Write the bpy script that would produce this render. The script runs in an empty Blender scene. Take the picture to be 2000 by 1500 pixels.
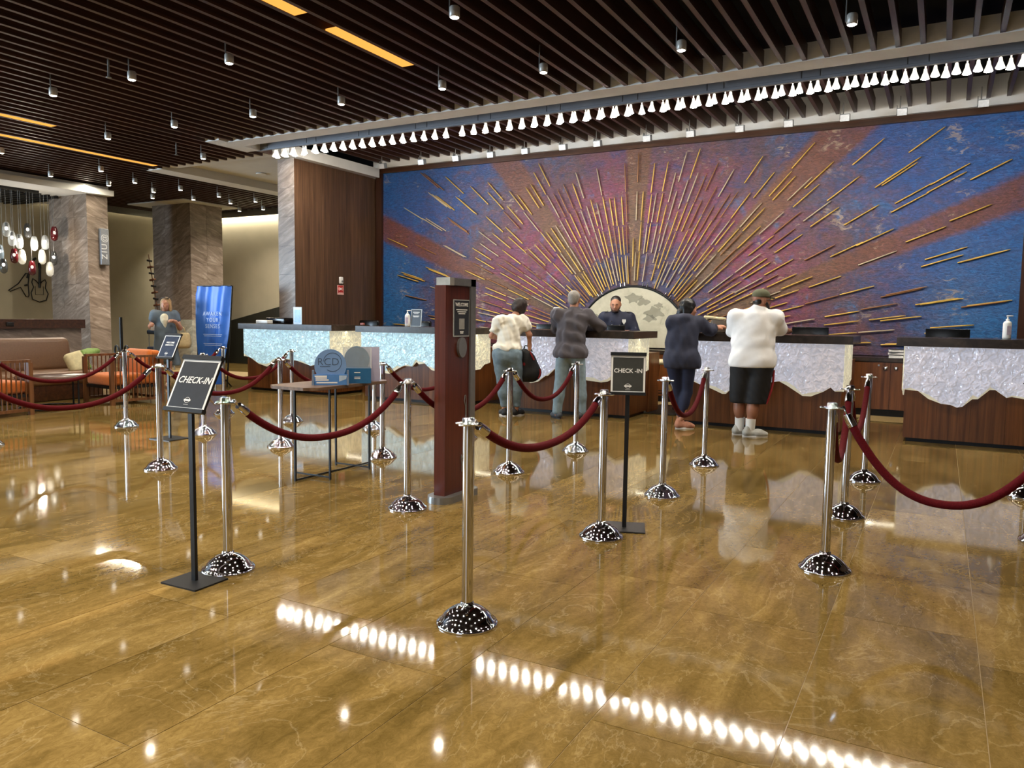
import bpy, bmesh, math, random
import numpy as np
from mathutils import Vector, Matrix, Euler
random.seed(7); rng = np.random.default_rng(7)
PI = math.pi
SC = bpy.context.scene
COL = SC.collection
# ------------------------------------------------------------------ camera
def make_camera():
    cam = bpy.data.cameras.new('camera'); co = bpy.data.objects.new('camera', cam); COL.objects.link(co)
    p, r, yw = .0853, .0134, .5057
    f = Vector((-math.sin(yw)*math.cos(p), math.cos(yw)*math.cos(p), -math.sin(p)))
    rt = Vector((math.cos(yw), math.sin(yw), 0)); up = rt.cross(f)
    rt2 = rt*math.cos(r)+up*math.sin(r); up2 = -rt*math.sin(r)+up*math.cos(r)
    m = Matrix((rt2, up2, -f)).transposed().to_4x4(); m.translation = (0, 0, 1.37)
    co.matrix_world = m
    cam.sensor_fit = 'HORIZONTAL'; cam.sensor_width = 36; cam.lens = 1510*36/2000
    cam.clip_start = .05; cam.clip_end = 200
    SC.camera = co
make_camera()
# ------------------------------------------------------------------ world, exposure, large lights
w = bpy.data.worlds.new('world'); SC.world = w; w.use_nodes = True
w.node_tree.nodes['Background'].inputs[0].default_value = (.80, .88, 1, 1)
w.node_tree.nodes['Background'].inputs[1].default_value = .16
vs = SC.view_settings
SC.display_settings.display_device = 'sRGB'
vs.view_transform = 'Standard'; vs.look = 'None'; vs.exposure = 0.35; vs.gamma = 1; vs.use_curve_mapping = False
try:
    SC.cycles.use_denoising = True; SC.cycles.max_bounces = 4; SC.cycles.diffuse_bounces = 2; SC.cycles.glossy_bounces = 3; SC.cycles.use_adaptive_sampling = True; SC.cycles.adaptive_threshold = .07; SC.cycles.transparent_max_bounces = 8
    SC.cycles.sample_clamp_indirect = 6; SC.cycles.caustics_reflective = False; SC.cycles.caustics_refractive = False
    SC.cycles.blur_glossy = .5
except Exception: pass
WARM = (1, .88, .72); NEUT = (1, .90, .76); DAY = (.62, .81, 1)
def area(name, loc, target, sx, sy, energy, col, spread=None):
    l = bpy.data.lights.new(name, 'AREA'); l.shape = 'RECTANGLE'; l.size = sx; l.size_y = sy; l.energy = energy; l.color = col
    if spread: l.spread = spread
    o = bpy.data.objects.new(name, l); COL.objects.link(o); o.location = loc
    d = Vector(target)-Vector(loc); o.rotation_euler = d.to_track_quat('-Z', 'Y').to_euler()
    return o
# daylight that comes in through the glass front of the lobby, left of and behind the camera
area('window_daylight', (-19.85, -1.6, 1.95), (0, -1.6, 1.95), 8.6, 3.3, 2600, DAY)
area('window_daylight', (-1.2, -5.85, 2.0), (-1.2, 4, 1.8), 3.2, 3.2, 60, (.85, .92, 1))
# the long row of spotlights over the desks washes the mural
area('mural_wash', (-4.8, 10.35, 4.12), (-4.8, 13.1, 2.2), 11.0, .16, 110, NEUT)
area('mural_wash', (-4.8, 10.24, 4.30), (-4.8, 10.24, 6), 11.5, .14, 55, NEUT)  # added upward light for the lamps' spill onto the white board above
# ------------------------------------------------------------------ mesh helpers
def lin(h):
    h = h.lstrip('#'); c = [int(h[i:i+2], 16)/255 for i in (0, 2, 4)]
    return tuple((x/12.92 if x <= .04045 else ((x+.055)/1.055)**2.4) for x in c)+(1,)
class MB:
    def __init__(s): s.v = []; s.f = []; s.sm = []; s.mi = []; s.m = 0
    def add(s, vs_, fs, smooth=False):
        o = len(s.v); s.v += [tuple(v) for v in vs_]; s.f += [tuple(i+o for i in f) for f in fs]
        s.sm += [smooth]*len(fs); s.mi += [s.m]*len(fs); return s
    def box(s, c, d, R=None):
        x, y, z = (q/2 for q in d); c = Vector(c)
        P = [Vector((sx*x, sy*y, sz*z)) for sz in (-1, 1) for sy in (-1, 1) for sx in (-1, 1)]
        if R is not None: P = [R @ p for p in P]
        return s.add([c+p for p in P], [(0,2,3,1),(4,5,7,6),(0,1,5,4),(2,6,7,3),(0,4,6,2),(1,3,7,5)])
    def bx(s, x0, x1, y0, y1, z0, z1): return s.box(((x0+x1)/2,(y0+y1)/2,(z0+z1)/2), (abs(x1-x0),abs(y1-y0),abs(z1-z0)))
    def rbox(s, c, d, r, R=None, n=3):
        # rounded box: bmesh bevel
        bm = bmesh.new(); bmesh.ops.create_cube(bm, size=1); bmesh.ops.scale(bm, vec=d, verts=bm.verts)
        bmesh.ops.bevel(bm, geom=bm.edges[:], offset=min(r, min(d)/2.01), segments=n, affect='EDGES', profile=.5)
        c = Vector(c); bm.verts.index_update()
        vv = [(c+(R @ v.co if R is not None else v.co)) for v in bm.verts]; ff = [tuple(v.index for v in f.verts) for f in bm.faces]
        bm.free(); return s.add(vv, ff, True)
    def cyl(s, p0, p1, r0, r1=None, n=16, cap=True, smooth=True):
        p0, p1 = Vector(p0), Vector(p1); r1 = r0 if r1 is None else r1
        d = (p1-p0).normalized(); a = d.orthogonal().normalized(); b = d.cross(a)
        V = [p+(a*math.cos(2*PI*i/n)+b*math.sin(2*PI*i/n))*r for p, r in ((p0, r0), (p1, r1)) for i in range(n)]
        s.add(V, [(i, (i+1) % n, n+(i+1) % n, n+i) for i in range(n)], smooth)
        if cap: s.add(V[:n], [tuple(range(n))[::-1]]); s.add(V[n:], [tuple(range(n))])
        return s
    def lathe(s, prof, c=(0,0,0), n=24, smooth=True, cap=True, axis=None):
        c = Vector(c); Q = Matrix.Identity(3) if axis is None else Vector((0,0,1)).rotation_difference(Vector(axis)).to_matrix()
        V = [c+Q @ Vector((r*math.cos(2*PI*i/n), r*math.sin(2*PI*i/n), z)) for r, z in prof for i in range(n)]
        F = [(k*n+i, k*n+(i+1) % n, (k+1)*n+(i+1) % n, (k+1)*n+i) for k in range(len(prof)-1) for i in range(n)]
        s.add(V, F, smooth)
        if cap:
            if prof[0][0] > 1e-6: s.add(V[:n], [tuple(range(n))[::-1]])
            if prof[-1][0] > 1e-6: s.add(V[-n:], [tuple(range(n))])
        return s
    def tube(s, pts, r, n=10, cap=True):
        pts = [Vector(p) for p in pts]; rr = r if hasattr(r, '__len__') else [r]*len(pts)
        V = []; a = None
        for i, p in enumerate(pts):
            d = (pts[min(i+1, len(pts)-1)]-pts[max(i-1, 0)]).normalized()
            if a is None: a = d.orthogonal().normalized()
            a = (a-d*a.dot(d)).normalized(); b = d.cross(a)
            V += [p+(a*math.cos(2*PI*k/n)+b*math.sin(2*PI*k/n))*rr[i] for k in range(n)]
        m = len(pts)
        s.add(V, [(i*n+k, i*n+(k+1) % n, (i+1)*n+(k+1) % n, (i+1)*n+k) for i in range(m-1) for k in range(n)], True)
        if cap: s.add(V[:n], [tuple(range(n))[::-1]]); s.add(V[-n:], [tuple(range(n))])
        return s
    def prism(s, poly, d0, d1, fn):
        # polygon in (u, v), extruded from d0 to d1; fn(u, v, d) -> point
        n = len(poly); V = [fn(u, v, d0) for u, v in poly]+[fn(u, v, d1) for u, v in poly]
        s.add(V, [tuple(range(n)), tuple(range(n, 2*n))[::-1]]+[(i, n+i, n+(i+1) % n, (i+1) % n) for i in range(n)])
        return s
    def ell(s, c, r, R=None, nu=16, nv=10):
        c = Vector(c); V = []; F = []
        for j in range(nv+1):
            t = PI*j/nv
            for i in range(nu):
                p = Vector((r[0]*math.sin(t)*math.cos(2*PI*i/nu), r[1]*math.sin(t)*math.sin(2*PI*i/nu), -r[2]*math.cos(t)))
                V.append(c+(R @ p if R is not None else p))
        for j in range(nv):
            for i in range(nu): F.append((j*nu+i, j*nu+(i+1) % nu, (j+1)*nu+(i+1) % nu, (j+1)*nu+i))
        return s.add(V, F, True)
    def mesh(s, name, mats):
        me = bpy.data.meshes.new(name); me.from_pydata([tuple(v) for v in s.v], [], s.f)
        for m in (mats if isinstance(mats, (list, tuple)) else [mats]): me.materials.append(m)
        me.polygons.foreach_set('use_smooth', s.sm); me.polygons.foreach_set('material_index', s.mi)
        bm = bmesh.new(); bm.from_mesh(me); bmesh.ops.recalc_face_normals(bm, faces=bm.faces); bm.to_mesh(me); bm.free()
        me.update(); return me
    def build(s, name, mat, parent=None):
        return link(name, s.mesh(name, mat), parent)
def link(name, me, parent=None):
    o = bpy.data.objects.new(name, me); COL.objects.link(o)
    if parent is not None: o.parent = parent
    return o
def tag(o, label=None, cat=None, group=None, kind=None):
    if label: o['label'] = label
    if cat: o['category'] = cat
    if group: o['group'] = group
    if kind: o['kind'] = kind
    return o
def thing(name, label, cat, loc=(0,0,0), rz=0, group=None):
    o = bpy.data.objects.new(name, None); COL.objects.link(o); o.location = loc; o.rotation_euler = (0,0,rz); o.empty_display_size = .1
    return tag(o, label, cat, group)
def copy_tree(o, parent=None):
    c = o.copy(); COL.objects.link(c); c.parent = parent
    for ch in o.children: copy_tree(ch, c)
    return c
def text_mesh(txt, size, fn, extrude=.0008, align='CENTER', bold=0, shear=0, spacing=1.0):
    cu = bpy.data.curves.new('t', 'FONT'); cu.body = txt; cu.size = size; cu.align_x = align; cu.align_y = 'CENTER'
    cu.extrude = extrude; cu.offset = bold; cu.shear = shear; cu.space_character = spacing; cu.resolution_u = 3
    o = bpy.data.objects.new('t', cu); COL.objects.link(o)
    dg = bpy.context.evaluated_depsgraph_get(); me = o.evaluated_get(dg).to_mesh()
    V = [fn(v.co.x, v.co.y, v.co.z) for v in me.vertices]; F = [tuple(p.vertices) for p in me.polygons]
    bpy.data.objects.remove(o); bpy.data.curves.remove(cu)
    m = MB(); m.add(V, F); return m
# ------------------------------------------------------------------ materials
MATS = {}
def nmat(name):
    m = bpy.data.materials.new(name); m.use_nodes = True; nt = m.node_tree
    b = nt.nodes['Principled BSDF']; MATS[name] = m
    return m, nt, b
def N(nt, t, **kw):
    n = nt.nodes.new(t)
    for k, v in kw.items():
        if k in n.inputs: n.inputs[k].default_value = v
        else: setattr(n, k, v)
    return n
def ramp(nt, fac, stops):
    r = nt.nodes.new('ShaderNodeValToRGB'); e = r.color_ramp.elements
    while len(e) < len(stops): e.new(.5)
    for k, (p, c) in enumerate(stops): e[k].position = p; e[k].color = lin(c) if isinstance(c, str) else c
    nt.links.new(fac, r.inputs[0]); return r
def coords(nt, scale=(1,1,1), kind='Object', rnd=False):
    tc = nt.nodes.new('ShaderNodeTexCoord'); mp = nt.nodes.new('ShaderNodeMapping'); mp.inputs['Scale'].default_value = scale
    nt.links.new(tc.outputs[kind], mp.inputs[0])
    if rnd:
        oi = nt.nodes.new('ShaderNodeObjectInfo'); mu = nt.nodes.new('ShaderNodeVectorMath'); mu.operation = 'SCALE'
        cx = nt.nodes.new('ShaderNodeCombineXYZ')
        for k in range(3): nt.links.new(oi.outputs['Random'], cx.inputs[k])
        nt.links.new(cx.outputs[0], mu.inputs[0]); mu.inputs['Scale'].default_value = 41.0
        nt.links.new(mu.outputs[0], mp.inputs['Location'])
    return mp.outputs[0]
def bump(nt, b, h, strength=.2, dist=.01):
    n = nt.nodes.new('ShaderNodeBump'); n.inputs['Strength'].default_value = strength; n.inputs['Distance'].default_value = dist
    nt.links.new(h, n.inputs['Height']); nt.links.new(n.outputs[0], b.inputs['Normal'])
def plain(name, col, rough=.5, metal=0, var=.12, scale=30, spec=.5, emis=None, estr=0, sheen=0, coat=0, alpha=1, trans=0, bmp=0):
    m, nt, b = nmat(name)
    c = lin(col) if isinstance(col, str) else col
    nz = N(nt, 'ShaderNodeTexNoise', Scale=scale, Detail=4.0); nt.links.new(coords(nt), nz.inputs['Vector'])
    d = tuple(x*(1-var) for x in c[:3])+(1,); l = tuple(min(1, x*(1+var)) for x in c[:3])+(1,)
    r = ramp(nt, nz.outputs[0], [(.3, d), (.7, l)]); nt.links.new(r.outputs[0], b.inputs['Base Color'])
    b.inputs['Roughness'].default_value = rough; b.inputs['Metallic'].default_value = metal; b.inputs['Specular IOR Level'].default_value = spec
    if emis: b.inputs['Emission Color'].default_value = lin(emis) if isinstance(emis, str) else emis; b.inputs['Emission Strength'].default_value = estr
    if sheen: b.inputs['Sheen Weight'].default_value = sheen
    if coat: b.inputs['Coat Weight'].default_value = coat
    if alpha < 1: b.inputs['Alpha'].default_value = alpha
    if trans: b.inputs['Transmission Weight'].default_value = trans
    if bmp: bump(nt, b, nz.outputs[0], bmp, .004)
    return m
def stone(name, stops, scale=(1,1,1), nscale=2.0, dist=2.0, rough=.08, rnd=True, wave=None, hue=0, fine=None):
    m, nt, b = nmat(name)
    v = coords(nt, scale, rnd=rnd)
    n1 = N(nt, 'ShaderNodeTexNoise', Scale=nscale, Detail=9.0, Roughness=.62, Distortion=dist); nt.links.new(v, n1.inputs['Vector'])
    out = n1.outputs[0]
    if wave:
        wv = N(nt, 'ShaderNodeTexWave', Scale=wave[0], Distortion=wave[1], Detail=4.0); wv.inputs['Detail Scale'].default_value = 1.6
        nt.links.new(v, wv.inputs['Vector'])
        mx = N(nt, 'ShaderNodeMix'); mx.inputs[0].default_value = wave[2]; nt.links.new(out, mx.inputs[2]); nt.links.new(wv.outputs['Fac'], mx.inputs[3]); out = mx.outputs[0]
    if fine:
        n2 = N(nt, 'ShaderNodeTexNoise', Scale=fine[0], Detail=6.0, Roughness=.7); nt.links.new(v, n2.inputs['Vector'])
        mx2 = N(nt, 'ShaderNodeMix'); mx2.inputs[0].default_value = fine[1]; nt.links.new(out, mx2.inputs[2]); nt.links.new(n2.outputs[0], mx2.inputs[3]); out = mx2.outputs[0]
    r = ramp(nt, out, stops)
    col = r.outputs[0]
    if rnd:
        oi = N(nt, 'ShaderNodeObjectInfo'); mr = N(nt, 'ShaderNodeMapRange'); mr.inputs[3].default_value = 1-hue; mr.inputs[4].default_value = 1+hue
        nt.links.new(oi.outputs['Random'], mr.inputs[0])
        vm = N(nt, 'ShaderNodeVectorMath', operation='SCALE'); nt.links.new(col, vm.inputs[0]); nt.links.new(mr.outputs[0], vm.inputs['Scale']); col = vm.outputs[0]
    nt.links.new(col, b.inputs['Base Color']); b.inputs['Roughness'].default_value = rough
    return m
def wood(name, dark, mid, light, axis='Z', rough=.4, scale=1.0, rnd=False, spec=.4):
    m, nt, b = nmat(name)
    sc = {'Z': (22, 22, .9), 'Y': (22, .9, 22), 'X': (.9, 22, 22)}[axis]
    v = coords(nt, tuple(s*scale for s in sc), rnd=rnd)
    n1 = N(nt, 'ShaderNodeTexNoise', Scale=1.0, Detail=7.0, Roughness=.6, Distortion=.4); nt.links.new(v, n1.inputs['Vector'])
    r = ramp(nt, n1.outputs[0], [(.3, dark), (.52, mid), (.75, light)])
    col = r.outputs[0]
    if rnd:
        oi = N(nt, 'ShaderNodeObjectInfo'); mr = N(nt, 'ShaderNodeMapRange'); mr.inputs[3].default_value = .85; mr.inputs[4].default_value = 1.15
        nt.links.new(oi.outputs['Random'], mr.inputs[0])
        vm = N(nt, 'ShaderNodeVectorMath', operation='SCALE'); nt.links.new(col, vm.inputs[0]); nt.links.new(mr.outputs[0], vm.inputs['Scale']); col = vm.outputs[0]
    nt.links.new(col, b.inputs['Base Color']); b.inputs['Roughness'].default_value = rough; b.inputs['Specular IOR Level'].default_value = spec
    return m
def emit(name, col, s):
    m, nt, b = nmat(name); nt.nodes.remove(b); e = N(nt, 'ShaderNodeEmission'); e.inputs[0].default_value = lin(col) if isinstance(col, str) else col
    nz = N(nt, 'ShaderNodeTexNoise', Scale=3.0); mr = N(nt, 'ShaderNodeMapRange'); mr.inputs[3].default_value = s*.96; mr.inputs[4].default_value = s*1.04
    nt.links.new(nz.outputs[0], mr.inputs[0]); nt.links.new(mr.outputs[0], e.inputs[1])
    nt.links.new(e.outputs[0], nt.nodes['Material Output'].inputs[0]); return m
def floor_mat():
    m, nt, b = nmat('travertine'); L = nt.links.new
    geo = N(nt, 'ShaderNodeNewGeometry'); oi = N(nt, 'ShaderNodeObjectInfo')
    cx = N(nt, 'ShaderNodeCombineXYZ'); L(oi.outputs['Random'], cx.inputs[0]); L(oi.outputs['Random'], cx.inputs[1])
    sc = N(nt, 'ShaderNodeVectorMath', operation='SCALE'); L(cx.outputs[0], sc.inputs[0]); sc.inputs['Scale'].default_value = .9
    ad = N(nt, 'ShaderNodeVectorMath', operation='ADD'); L(geo.outputs['Position'], ad.inputs[0]); L(sc.outputs[0], ad.inputs[1])
    def nz(scale, vec, det=8, rough=.62, dist=0):
        mp = N(nt, 'ShaderNodeMapping'); mp.inputs['Scale'].default_value = vec; mp.inputs['Rotation'].default_value = (0,0,-.12); L(ad.outputs[0], mp.inputs[0])
        n = N(nt, 'ShaderNodeTexNoise', Scale=scale, Detail=float(det), Roughness=rough, Distortion=float(dist)); L(mp.outputs[0], n.inputs['Vector']); return n.outputs[0]
    big = nz(1.1, (1,.45,1), 5, .55, 1.2); streak = nz(3.4, (1.5,.26,1), 9, .62, 1.3); fine = nz(24, (1,.7,1), 10, .82, 1.6); fleck = nz(13, (1,.6,1), 6, .75, 1.2)
    def mx(f, a_, b_):
        n = N(nt, 'ShaderNodeMix'); n.inputs[0].default_value = f; L(a_, n.inputs[2]); L(b_, n.inputs[3]); return n.outputs[0]
    v = mx(.34, mx(.46, big, streak), fine)
    r = ramp(nt, v, [(.36,'#4c3d1c'),(.45,'#645129'),(.52,'#786236'),(.59,'#8c7545'),(.68,'#ad9662')])
    vein = nz(1.7, (1,.6,1), 6, .55, 2.6); vs_ = N(nt, 'ShaderNodeMath', operation='SUBTRACT'); L(vein, vs_.inputs[0]); vs_.inputs[1].default_value = .5
    va = N(nt, 'ShaderNodeMath', operation='ABSOLUTE'); L(vs_.outputs[0], va.inputs[0])
    vr = ramp(nt, va.outputs[0], [(0,(.30,.30,.30,1)),(.010,(0,0,0,1))])
    fk_ = ramp(nt, fleck, [(.66,(0,0,0,1)),(.76,(.9,.9,.9,1))])
    fmx = N(nt, 'ShaderNodeMath', operation='MAXIMUM'); L(vr.outputs[0], fmx.inputs[0]); L(fk_.outputs[0], fmx.inputs[1])
    n = N(nt, 'ShaderNodeMix', data_type='RGBA'); ml = N(nt, 'ShaderNodeMath', operation='MULTIPLY'); L(fmx.outputs[0], ml.inputs[0]); ml.inputs[1].default_value = .5
    L(ml.outputs[0], n.inputs[0]); L(r.outputs[0], n.inputs[6]); n.inputs[7].default_value = lin('#cdbb92')
    mr = N(nt, 'ShaderNodeMapRange'); mr.inputs[3].default_value = .93; mr.inputs[4].default_value = 1.07; L(oi.outputs['Random'], mr.inputs[0])
    vm = N(nt, 'ShaderNodeVectorMath', operation='SCALE'); L(n.outputs[2], vm.inputs[0]); L(mr.outputs[0], vm.inputs['Scale'])
    L(vm.outputs[0], b.inputs['Base Color']); b.inputs['Roughness'].default_value = .055; b.inputs['IOR'].default_value = 1.40
    return m
floor_m = floor_mat()
grout_m = plain('grout', '#8d7850', .5)
def marble():
    m, nt, b = nmat('grey_marble'); L = nt.links.new
    tc = N(nt, 'ShaderNodeTexCoord'); oi = N(nt, 'ShaderNodeObjectInfo'); cx = N(nt, 'ShaderNodeCombineXYZ')
    for k in range(3): L(oi.outputs['Random'], cx.inputs[k])
    sc = N(nt, 'ShaderNodeVectorMath', operation='SCALE'); L(cx.outputs[0], sc.inputs[0]); sc.inputs['Scale'].default_value = 37
    mp = N(nt, 'ShaderNodeMapping'); mp.inputs['Rotation'].default_value = (.35,.42,0); L(tc.outputs['Object'], mp.inputs[0]); L(sc.outputs[0], mp.inputs['Location'])
    m2 = N(nt, 'ShaderNodeMapping'); m2.inputs['Scale'].default_value = (1.1,1.1,6.5); L(mp.outputs[0], m2.inputs[0])
    n1 = N(nt, 'ShaderNodeTexNoise', Scale=1.6, Detail=9.0, Roughness=.66, Distortion=1.1); L(m2.outputs[0], n1.inputs['Vector'])
    r = ramp(nt, n1.outputs[0], [(.30,'#5c5047'),(.46,'#786b61'),(.58,'#897d73'),(.74,'#ada299')])
    mr = N(nt, 'ShaderNodeMapRange'); mr.inputs[3].default_value = .92; mr.inputs[4].default_value = 1.08; L(oi.outputs['Random'], mr.inputs[0])
    vm = N(nt, 'ShaderNodeVectorMath', operation='SCALE'); L(r.outputs[0], vm.inputs[0]); L(mr.outputs[0], vm.inputs['Scale'])
    L(vm.outputs[0], b.inputs['Base Color']); b.inputs['Roughness'].default_value = .38; b.inputs['Specular IOR Level'].default_value = .3
    return m
marble_m = marble()
slat_m = wood('slat_wood', '#2b1912', '#40281e', '#54372a', 'Y', .42)
veneer_m = wood('veneer', '#46250f', '#643a1c', '#7b4c28', 'Z', .32, rnd=True)
panel_m = wood('panel_wood', '#3b291c', '#533c2a', '#684d38', 'Z', .38, rnd=True)
frame_wood_m = wood('frame_wood', '#2e1a0e', '#452816', '#593620', 'X', .35)
redwood_m = wood('red_wood', '#3d170e', '#532316', '#653020', 'Z', .28)
table_wood_m = wood('table_wood', '#49362a', '#66503f', '#7c6450', 'Y', .35)
chair_wood_m = wood('chair_wood', '#4a2c17', '#6b4526', '#825935', 'Z', .4)
white_m = plain('white_plaster', '#d8d8d6', .7, var=.03, scale=6)
fascia_m = plain('grey_fascia', '#70757f', .45, var=.06, scale=5)
black_m = plain('black_ceiling', '#0b0a0a', .9, var=.2, scale=4)
cream_wall_m = plain('cream_wall', '#aca48e', .6, var=.05, scale=2.5)
chrome_m = plain('chrome', '#cfcfd3', .05, 1, var=.02)
brass_m = plain('gold_stick', '#c9a24a', .34, .25, var=.3, scale=1.3)
copper_m = plain('copper_stick', '#8f6038', .36, .2, var=.3, scale=1.3)
pale_stick_m = plain('pale_stick', '#b7a486', .4, .1, var=.25, scale=1.3)
velvet_m = plain('red_velvet', '#4e0810', .8, spec=.12, var=.25, scale=140, bmp=.3)
blackmetal_m = plain('black_metal', '#151516', .42, .3, var=.2)
greymetal_m = plain('grey_metal', '#8b8b89', .34, .7, var=.06)
whiteplastic_m = plain('white_plastic', '#e6e4df', .35, var=.03)
slab_m = stone('dark_slab', [(.3,'#241d19'),(.5,'#352c26'),(.66,'#44382f'),(.8,'#6a5a4c')], nscale=3, dist=1.5, rough=.25, rnd=False); slab_m.node_tree.nodes['Principled BSDF'].inputs['Specular IOR Level'].default_value = .25
screen_m = plain('black_screen', '#08090b', .22, var=.2)
orange_m = plain('orange_fabric', '#c96a18', .8, var=.12, scale=60, sheen=.3, bmp=.2)
leather_m = plain('brown_leather', '#6a4a2e', .42, var=.1, scale=40, bmp=.1)
green_m = plain('green_stripe', '#7d9b52', .85, var=.15, scale=40)
pillow_m = plain('pale_pillow', '#cfc69c', .85, var=.12, scale=18)
paper_m = plain('white_print', '#e9e9e6', .6, var=.02)
dark_print_m = plain('dark_print', '#23252a', .35, var=.15)
charcoal_print_m = plain('charcoal_print', '#3a3a35', .30, var=.12)
lens_m = emit('lamp_lens', (1, .93, .80, 1), 14)
led_m = emit('led_lens', (1, .93, .82, 1), 130)
amber_m = emit('amber_light', (1, .43, .08, 1), 1.0)
strip_m = emit('counter_led', (1, .93, .78, 1), 9)
cove_m = emit('cove_led', (1, .86, .58, 1), 3.2)
bulb_m = emit('pendant_bulb', (1, .92, .78, 1), 5)
ink_m = plain('dark_ink', '#3d4d63', .5)
red_sign_m = plain('red_sign', '#b5231c', .4, var=.05)
skin_m = plain('skin', '#b98468', .5, var=.06, scale=12)
skin_dark_m = plain('skin_tan', '#9a6850', .5, var=.06, scale=12)
hair_brown_m = plain('brown_hair', '#241611', .5, var=.4, scale=60)
hair_black_m = plain('black_hair', '#0f0c0c', .42, var=.4, scale=60)
hair_grey_m = plain('grey_hair', '#8d8780', .6, var=.2, scale=90)
hair_blond_m = plain('blond_hair', '#a98a5e', .55, var=.25, scale=60)
denim_m = plain('blue_denim', '#6c7f8b', .85, var=.12, scale=25, bmp=.1)
denim_light_m = plain('faded_denim', '#7d919b', .85, var=.14, scale=20, bmp=.1)
def acrylic(name='hammered_acrylic', ecol=(.90,.89,.97,1), es=.28, cols=('#a0a2b8','#b8b0b9','#c9bcb8')):
    # hammered back-lit acrylic of the desk fronts
    m, nt, b = nmat(name)
    v = coords(nt, (1,1,1))
    n1 = N(nt, 'ShaderNodeTexNoise', Scale=15.0, Detail=1.0, Roughness=.5, Distortion=.9); nt.links.new(v, n1.inputs['Vector'])
    n2 = N(nt, 'ShaderNodeTexNoise', Scale=1.1, Detail=3.0); nt.links.new(v, n2.inputs['Vector'])
    r0 = ramp(nt, n2.outputs[0], [(.35,cols[0]),(.55,cols[1]),(.72,cols[2])])
    r1 = ramp(nt, n1.outputs[0], [(.34,(.5,.54,.62,1)),(.48,(.85,.86,.88,1)),(.62,(1.35,1.35,1.35,1))])  # glints and shade of the hammered facets painted into the base colour
    mm = N(nt, 'ShaderNodeMix', data_type='RGBA', blend_type='MULTIPLY'); mm.inputs[0].default_value = .8; nt.links.new(r0.outputs[0], mm.inputs[6]); nt.links.new(r1.outputs[0], mm.inputs[7])
    nt.links.new(mm.outputs[2], b.inputs['Base Color'])
    b.inputs['Roughness'].default_value = .10; b.inputs['Specular IOR Level'].default_value = 1.0
    b.inputs['Emission Color'].default_value = ecol; b.inputs['Emission Strength'].default_value = es
    bump(nt, b, n1.outputs[0], 1.0, .05)
    return m
acrylic_m = acrylic()
aqua_acrylic_m = acrylic('aqua_acrylic', (.66,.93,1,1), .36, ('#8fb9cc','#a3c6d6','#a9b6d8'))  # cyan of reflected daylight painted into the left desks' colour and glow
side_acrylic_m = acrylic('warm_side_acrylic', (1,.93,.70,1), .34, ('#b5ad8c','#c2bb9c','#cdc8b0'))  # warm light of the inner LEDs put into the side panes' colour and emission
backing_m = plain('cream_acrylic', '#cfc7a8', .3, var=.05, emis=(1,.92,.72,1), estr=.22)
def glassmat(name, col, alpha=.25, rough=.05):
    m, nt, b = nmat(name); nz = N(nt, 'ShaderNodeTexNoise', Scale=6.0); nt.links.new(coords(nt), nz.inputs['Vector'])
    r = ramp(nt, nz.outputs[0], [(.2, col), (.8, col)]); nt.links.new(r.outputs[0], b.inputs['Base Color'])
    b.inputs['Roughness'].default_value = rough; b.inputs['Alpha'].default_value = alpha; b.inputs['Specular IOR Level'].default_value = .7
    return m
glass_clear = glassmat('clear_glass', '#dfe6ea', .22)
glass_smoke = glassmat('smoke_glass', '#3a3b3c', .6)
glass_red = glassmat('red_glass', '#4e0810', .82)
glass_white = glassmat('opal_glass', '#cfcdc2', .6); 
glass_white.node_tree.nodes['Principled BSDF'].inputs['Emission Color'].default_value = (1,.95,.82,1); glass_white.node_tree.nodes['Principled BSDF'].inputs['Emission Strength'].default_value = .12
glass_blue = glassmat('blue_glass', '#9fb9cf', .35)
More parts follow.
